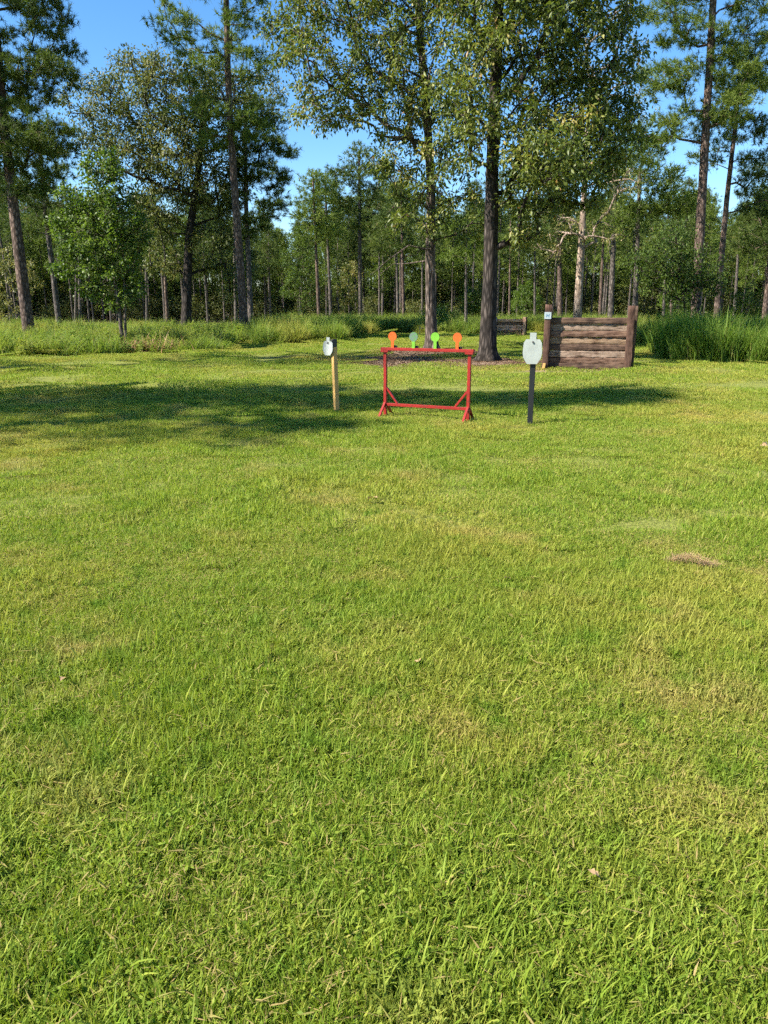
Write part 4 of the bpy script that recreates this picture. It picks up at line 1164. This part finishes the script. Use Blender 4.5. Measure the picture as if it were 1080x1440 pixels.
# ------------------------------------------------------------------ plate rack
gl, gr_ = at(542, 583, 11.4), at(658, 592, 10.85)
gl.z = gr_.z = 0
vec = gr_ - gl
rack_len = vec.length; rack_rz = math.atan2(vec.y, vec.x)
rack = empty('plate_rack', ((gl.x + gr_.x) / 2, (gl.y + gr_.y) / 2, 0), rack_rz)
tag(rack, 'red steel plate rack with four round paddle plates on its top beam', 'target rack')
hl = rack_len / 2; TOP = 1.0
def rk(name, bm, mat='red_paint', parent=None): return link(name, bm_mesh(name, bm), M[mat], parent or rack)
for sx in (-1, 1):
    rk('post', bar_bm((sx * hl, 0, -.01), (sx * hl, 0, TOP - .05), .046, .046))
    cap = rk('cap_plate', box_bm((sx * hl - .06, -.05, TOP - .049), (sx * hl + .06, .05, TOP - .022), .003))
    rk('brace', bar_bm((sx * (hl - .018), 0, .43), (sx * (hl - .20), 0, .195), .032, .03))
    rk('leg', bar_bm((sx * hl, -.02, .20), (sx * hl, -.25, -.01), .036, .03))
    rk('leg', bar_bm((sx * hl, .02, .20), (sx * hl, .25, -.01), .036, .03))
rk('lower_bar', bar_bm((-hl + .022, 0, .175), (hl - .022, 0, .175), .042, .042, up=(0, 0, 1)))
rk('top_beam', bar_bm((-hl - .065, 0, TOP), (hl + .065, 0, TOP), .075, .042, up=(0, 0, 1)))
def paddle(r, neck_w, neck_h):
    pts = [(-neck_w / 2, 0), (neck_w / 2, 0), (neck_w / 2, neck_h)]
    a0 = math.asin(neck_w / 2 / r)
    for k in range(29):
        a = -math.pi / 2 + a0 + (2 * math.pi - 2 * a0) * k / 28
        pts.append((r * math.cos(a), neck_h + r * math.cos(a0) + r * math.sin(a)))
    pts.append((-neck_w / 2, neck_h))
    out = []
    for p in pts:
        if not out or (abs(p[0] - out[-1][0]) + abs(p[1] - out[-1][1])) > 1e-5: out.append(p)
    return out
lx = [(-hl + .08 + 2 * (hl - .08) * f) for f in (0.035, 0.325, 0.615, 0.905)]
for x, mat, lab in zip(lx, ['orange_paint', 'splatter', 'green_paint', 'orange_paint'],
                       ['orange plate at the left end', 'green plate splattered grey by hits', 'lime green plate', 'orange plate at the right end']):
    p = rk('plate', extrude_outline(paddle(.0665, .045, .10), -.006, .006), mat); p.location = (x, -.012, TOP + .021); p['label'] = lab
    if mat == 'splatter':
        nk = rk('neck', extrude_outline([(-.024, 0), (.024, 0), (.024, .095), (-.024, .095)], -.0085, .0085), 'green_paint', p)
    h = rk('hinge', box_bm((-.022, -.01, 0), (.03, .03, .032), .006), 'black_paint'); h.location = (x + .03, .015, TOP + .0215)

# ------------------------------------------------------------------ silhouette targets
def silhouette(W, H):
    """Torso plate outline with a square head, x and z, bottom at 0."""
    hw, w = W * .165, W / 2
    bodyt = H * .79
    return [(-w * .52, 0), (w * .52, 0), (w * .92, H * .20), (w, H * .36), (w * .93, H * .68), (w * .70, bodyt), (hw, bodyt), (hw, H), (-hw, H), (-hw, bodyt), (-w * .70, bodyt), (-w * .93, H * .68), (-w, H * .36), (-w * .92, H * .20)]
def bolt(parent, loc, r=.016):
    bm = bmesh.new()
    bmesh.ops.create_cone(bm, cap_ends=True, segments=10, radius1=r, radius2=r * .75, depth=.022, matrix=Matrix.Translation(loc) @ Matrix.Rotation(R(90), 4, 'X'))
    return link('bolt', bm_mesh('bolt', bm), M['bare_steel'], parent)
def target(label, loc, rz, W, H, ztop, post_w, post_d, mat, post_lean, dx, base=False):
    root = empty('silhouette_target', loc, rz); tag(root, label, 'target')
    link('post', bm_mesh('post', bar_bm((0, 0, -.02), (post_lean, 0, ztop - .02), post_w, post_d, up=(0, 1, 0), bevel=.004)), M[mat], root)
    pl = link('plate', bm_mesh('plate', extrude_outline(silhouette(W, H), -.005, .005)), M['white_paint'], root)
    pl.location = (post_lean + dx, -post_d / 2 - .028, ztop - H + .03); pl.rotation_euler = (R(-4), 0, 0)
    b_ = bolt(pl, (0, -.010, H * .70)); 
    hk = link('hook', bm_mesh('hook', box_bm((-.02, .005, H * .66), (.02, .05, H * .74), .003)), M['bare_steel'], pl)
    if base:
        link('socket', bm_mesh('socket', box_bm((-post_w * .75, -post_d * .62, -.01), (post_w * .75, post_d * .62, .045), .005)), M['black_paint'], root)
    return root
g1 = ground(745, 597); g1.z = 0
target('white silhouette steel target on a black post', g1, R(-12), .262, .42, 1.235, .075, .05, 'black_paint', .0, -.015)
g0 = ground(473.5, 580.5); g0.z = 0
t0 = target('small white silhouette target on a yellow wooden post', g0, R(-38), .20, .27, 1.125, .05, .09, 'new_wood', -.035, -.065, base=True)
kb = link('shaded_post_top', bm_mesh('shaded_post_top', box_bm((-.062, -.047, .92), (-.007, .047, 1.125), .004)), M['black_paint'], t0)  # black sleeve standing in for the shaded side of the wooden post top
bolt(t0, (-.035, -.055, 1.10), .014)

# ------------------------------------------------------------------ litter on the lawn
g = ground(972, 799)
rng = np.random.default_rng(91)
n = 900
t = rng.uniform(-1, 1, n)
pts = np.stack([t * .155 + rng.normal(0, .012, n), -.04 * np.sin(t * 3.4) - t * .05 + rng.normal(0, .017, n) * (1.2 - np.abs(t))], 1)
V, T, Q, var = blades(n, 1, .05, .13, .0016, .0028, lean=1.2, segs=2, pts=pts, rng=rng, flat_frac=.8, dry=1)
V[:, 2] += np.repeat(rng.uniform(.03, .065, n) * (1.15 - np.abs(t)), 5)
o = link('pine_straw_clump', mesh_np('pine_straw_clump', V, T, Q, (var - .88) / .12), M['straw'], loc=(g.x, g.y, 0)); o.scale = (0.85, 0.8, 0.9)
tag(o, 'brown wad of pine straw lying on the lawn', 'pine straw')
lf = bmesh.new()
out_ = [(0, -.05), (.018, -.02), (.035, 0), (.02, .015), (.026, .035), (.008, .045), (0, .07), (-.01, .045), (-.028, .03), (-.018, .012), (-.034, -.005), (-.016, -.024)]
vs = [lf.verts.new((x, y, abs(x) * .55 + .006 * math.sin(y * 60))) for x, y in out_]
lf.faces.new(vs)
bmesh.ops.triangulate(lf, faces=lf.faces)
lme = bm_mesh('fallen_leaf', lf)
a = lme.attributes.new('var', 'FLOAT', 'FACE'); a.data.foreach_set('value', np.full(len(lme.polygons), .55, np.float32))
lme.materials.append(M['straw'])
for px, py, s, lab in [(90, 970, .6, 'fallen brown leaf on the lawn at far left'), (715, 826, .6, 'fallen brown leaf below the black-posted target'), (588, 945, .5, 'fallen brown leaf in the middle of the lawn'),
                       (526, 710, 1.2, 'fallen brown leaf nearest the rack'), (1077, 634, 1.5, 'pale fallen leaf at the far side level with the rack feet'), (832, 1250, .35, 'fallen reddish leaf low in the near grass')]:
    g = ground(px, py)
    o = link('fallen_leaf', lme, None, loc=(g.x, g.y, .055)); o.scale = (s, s, s)
    o.rotation_euler = (rng.normal(0, .35), rng.normal(0, .35), rng.uniform(0, 6))
    tag(o, lab, 'leaf', 'fallen leaves on the lawn')
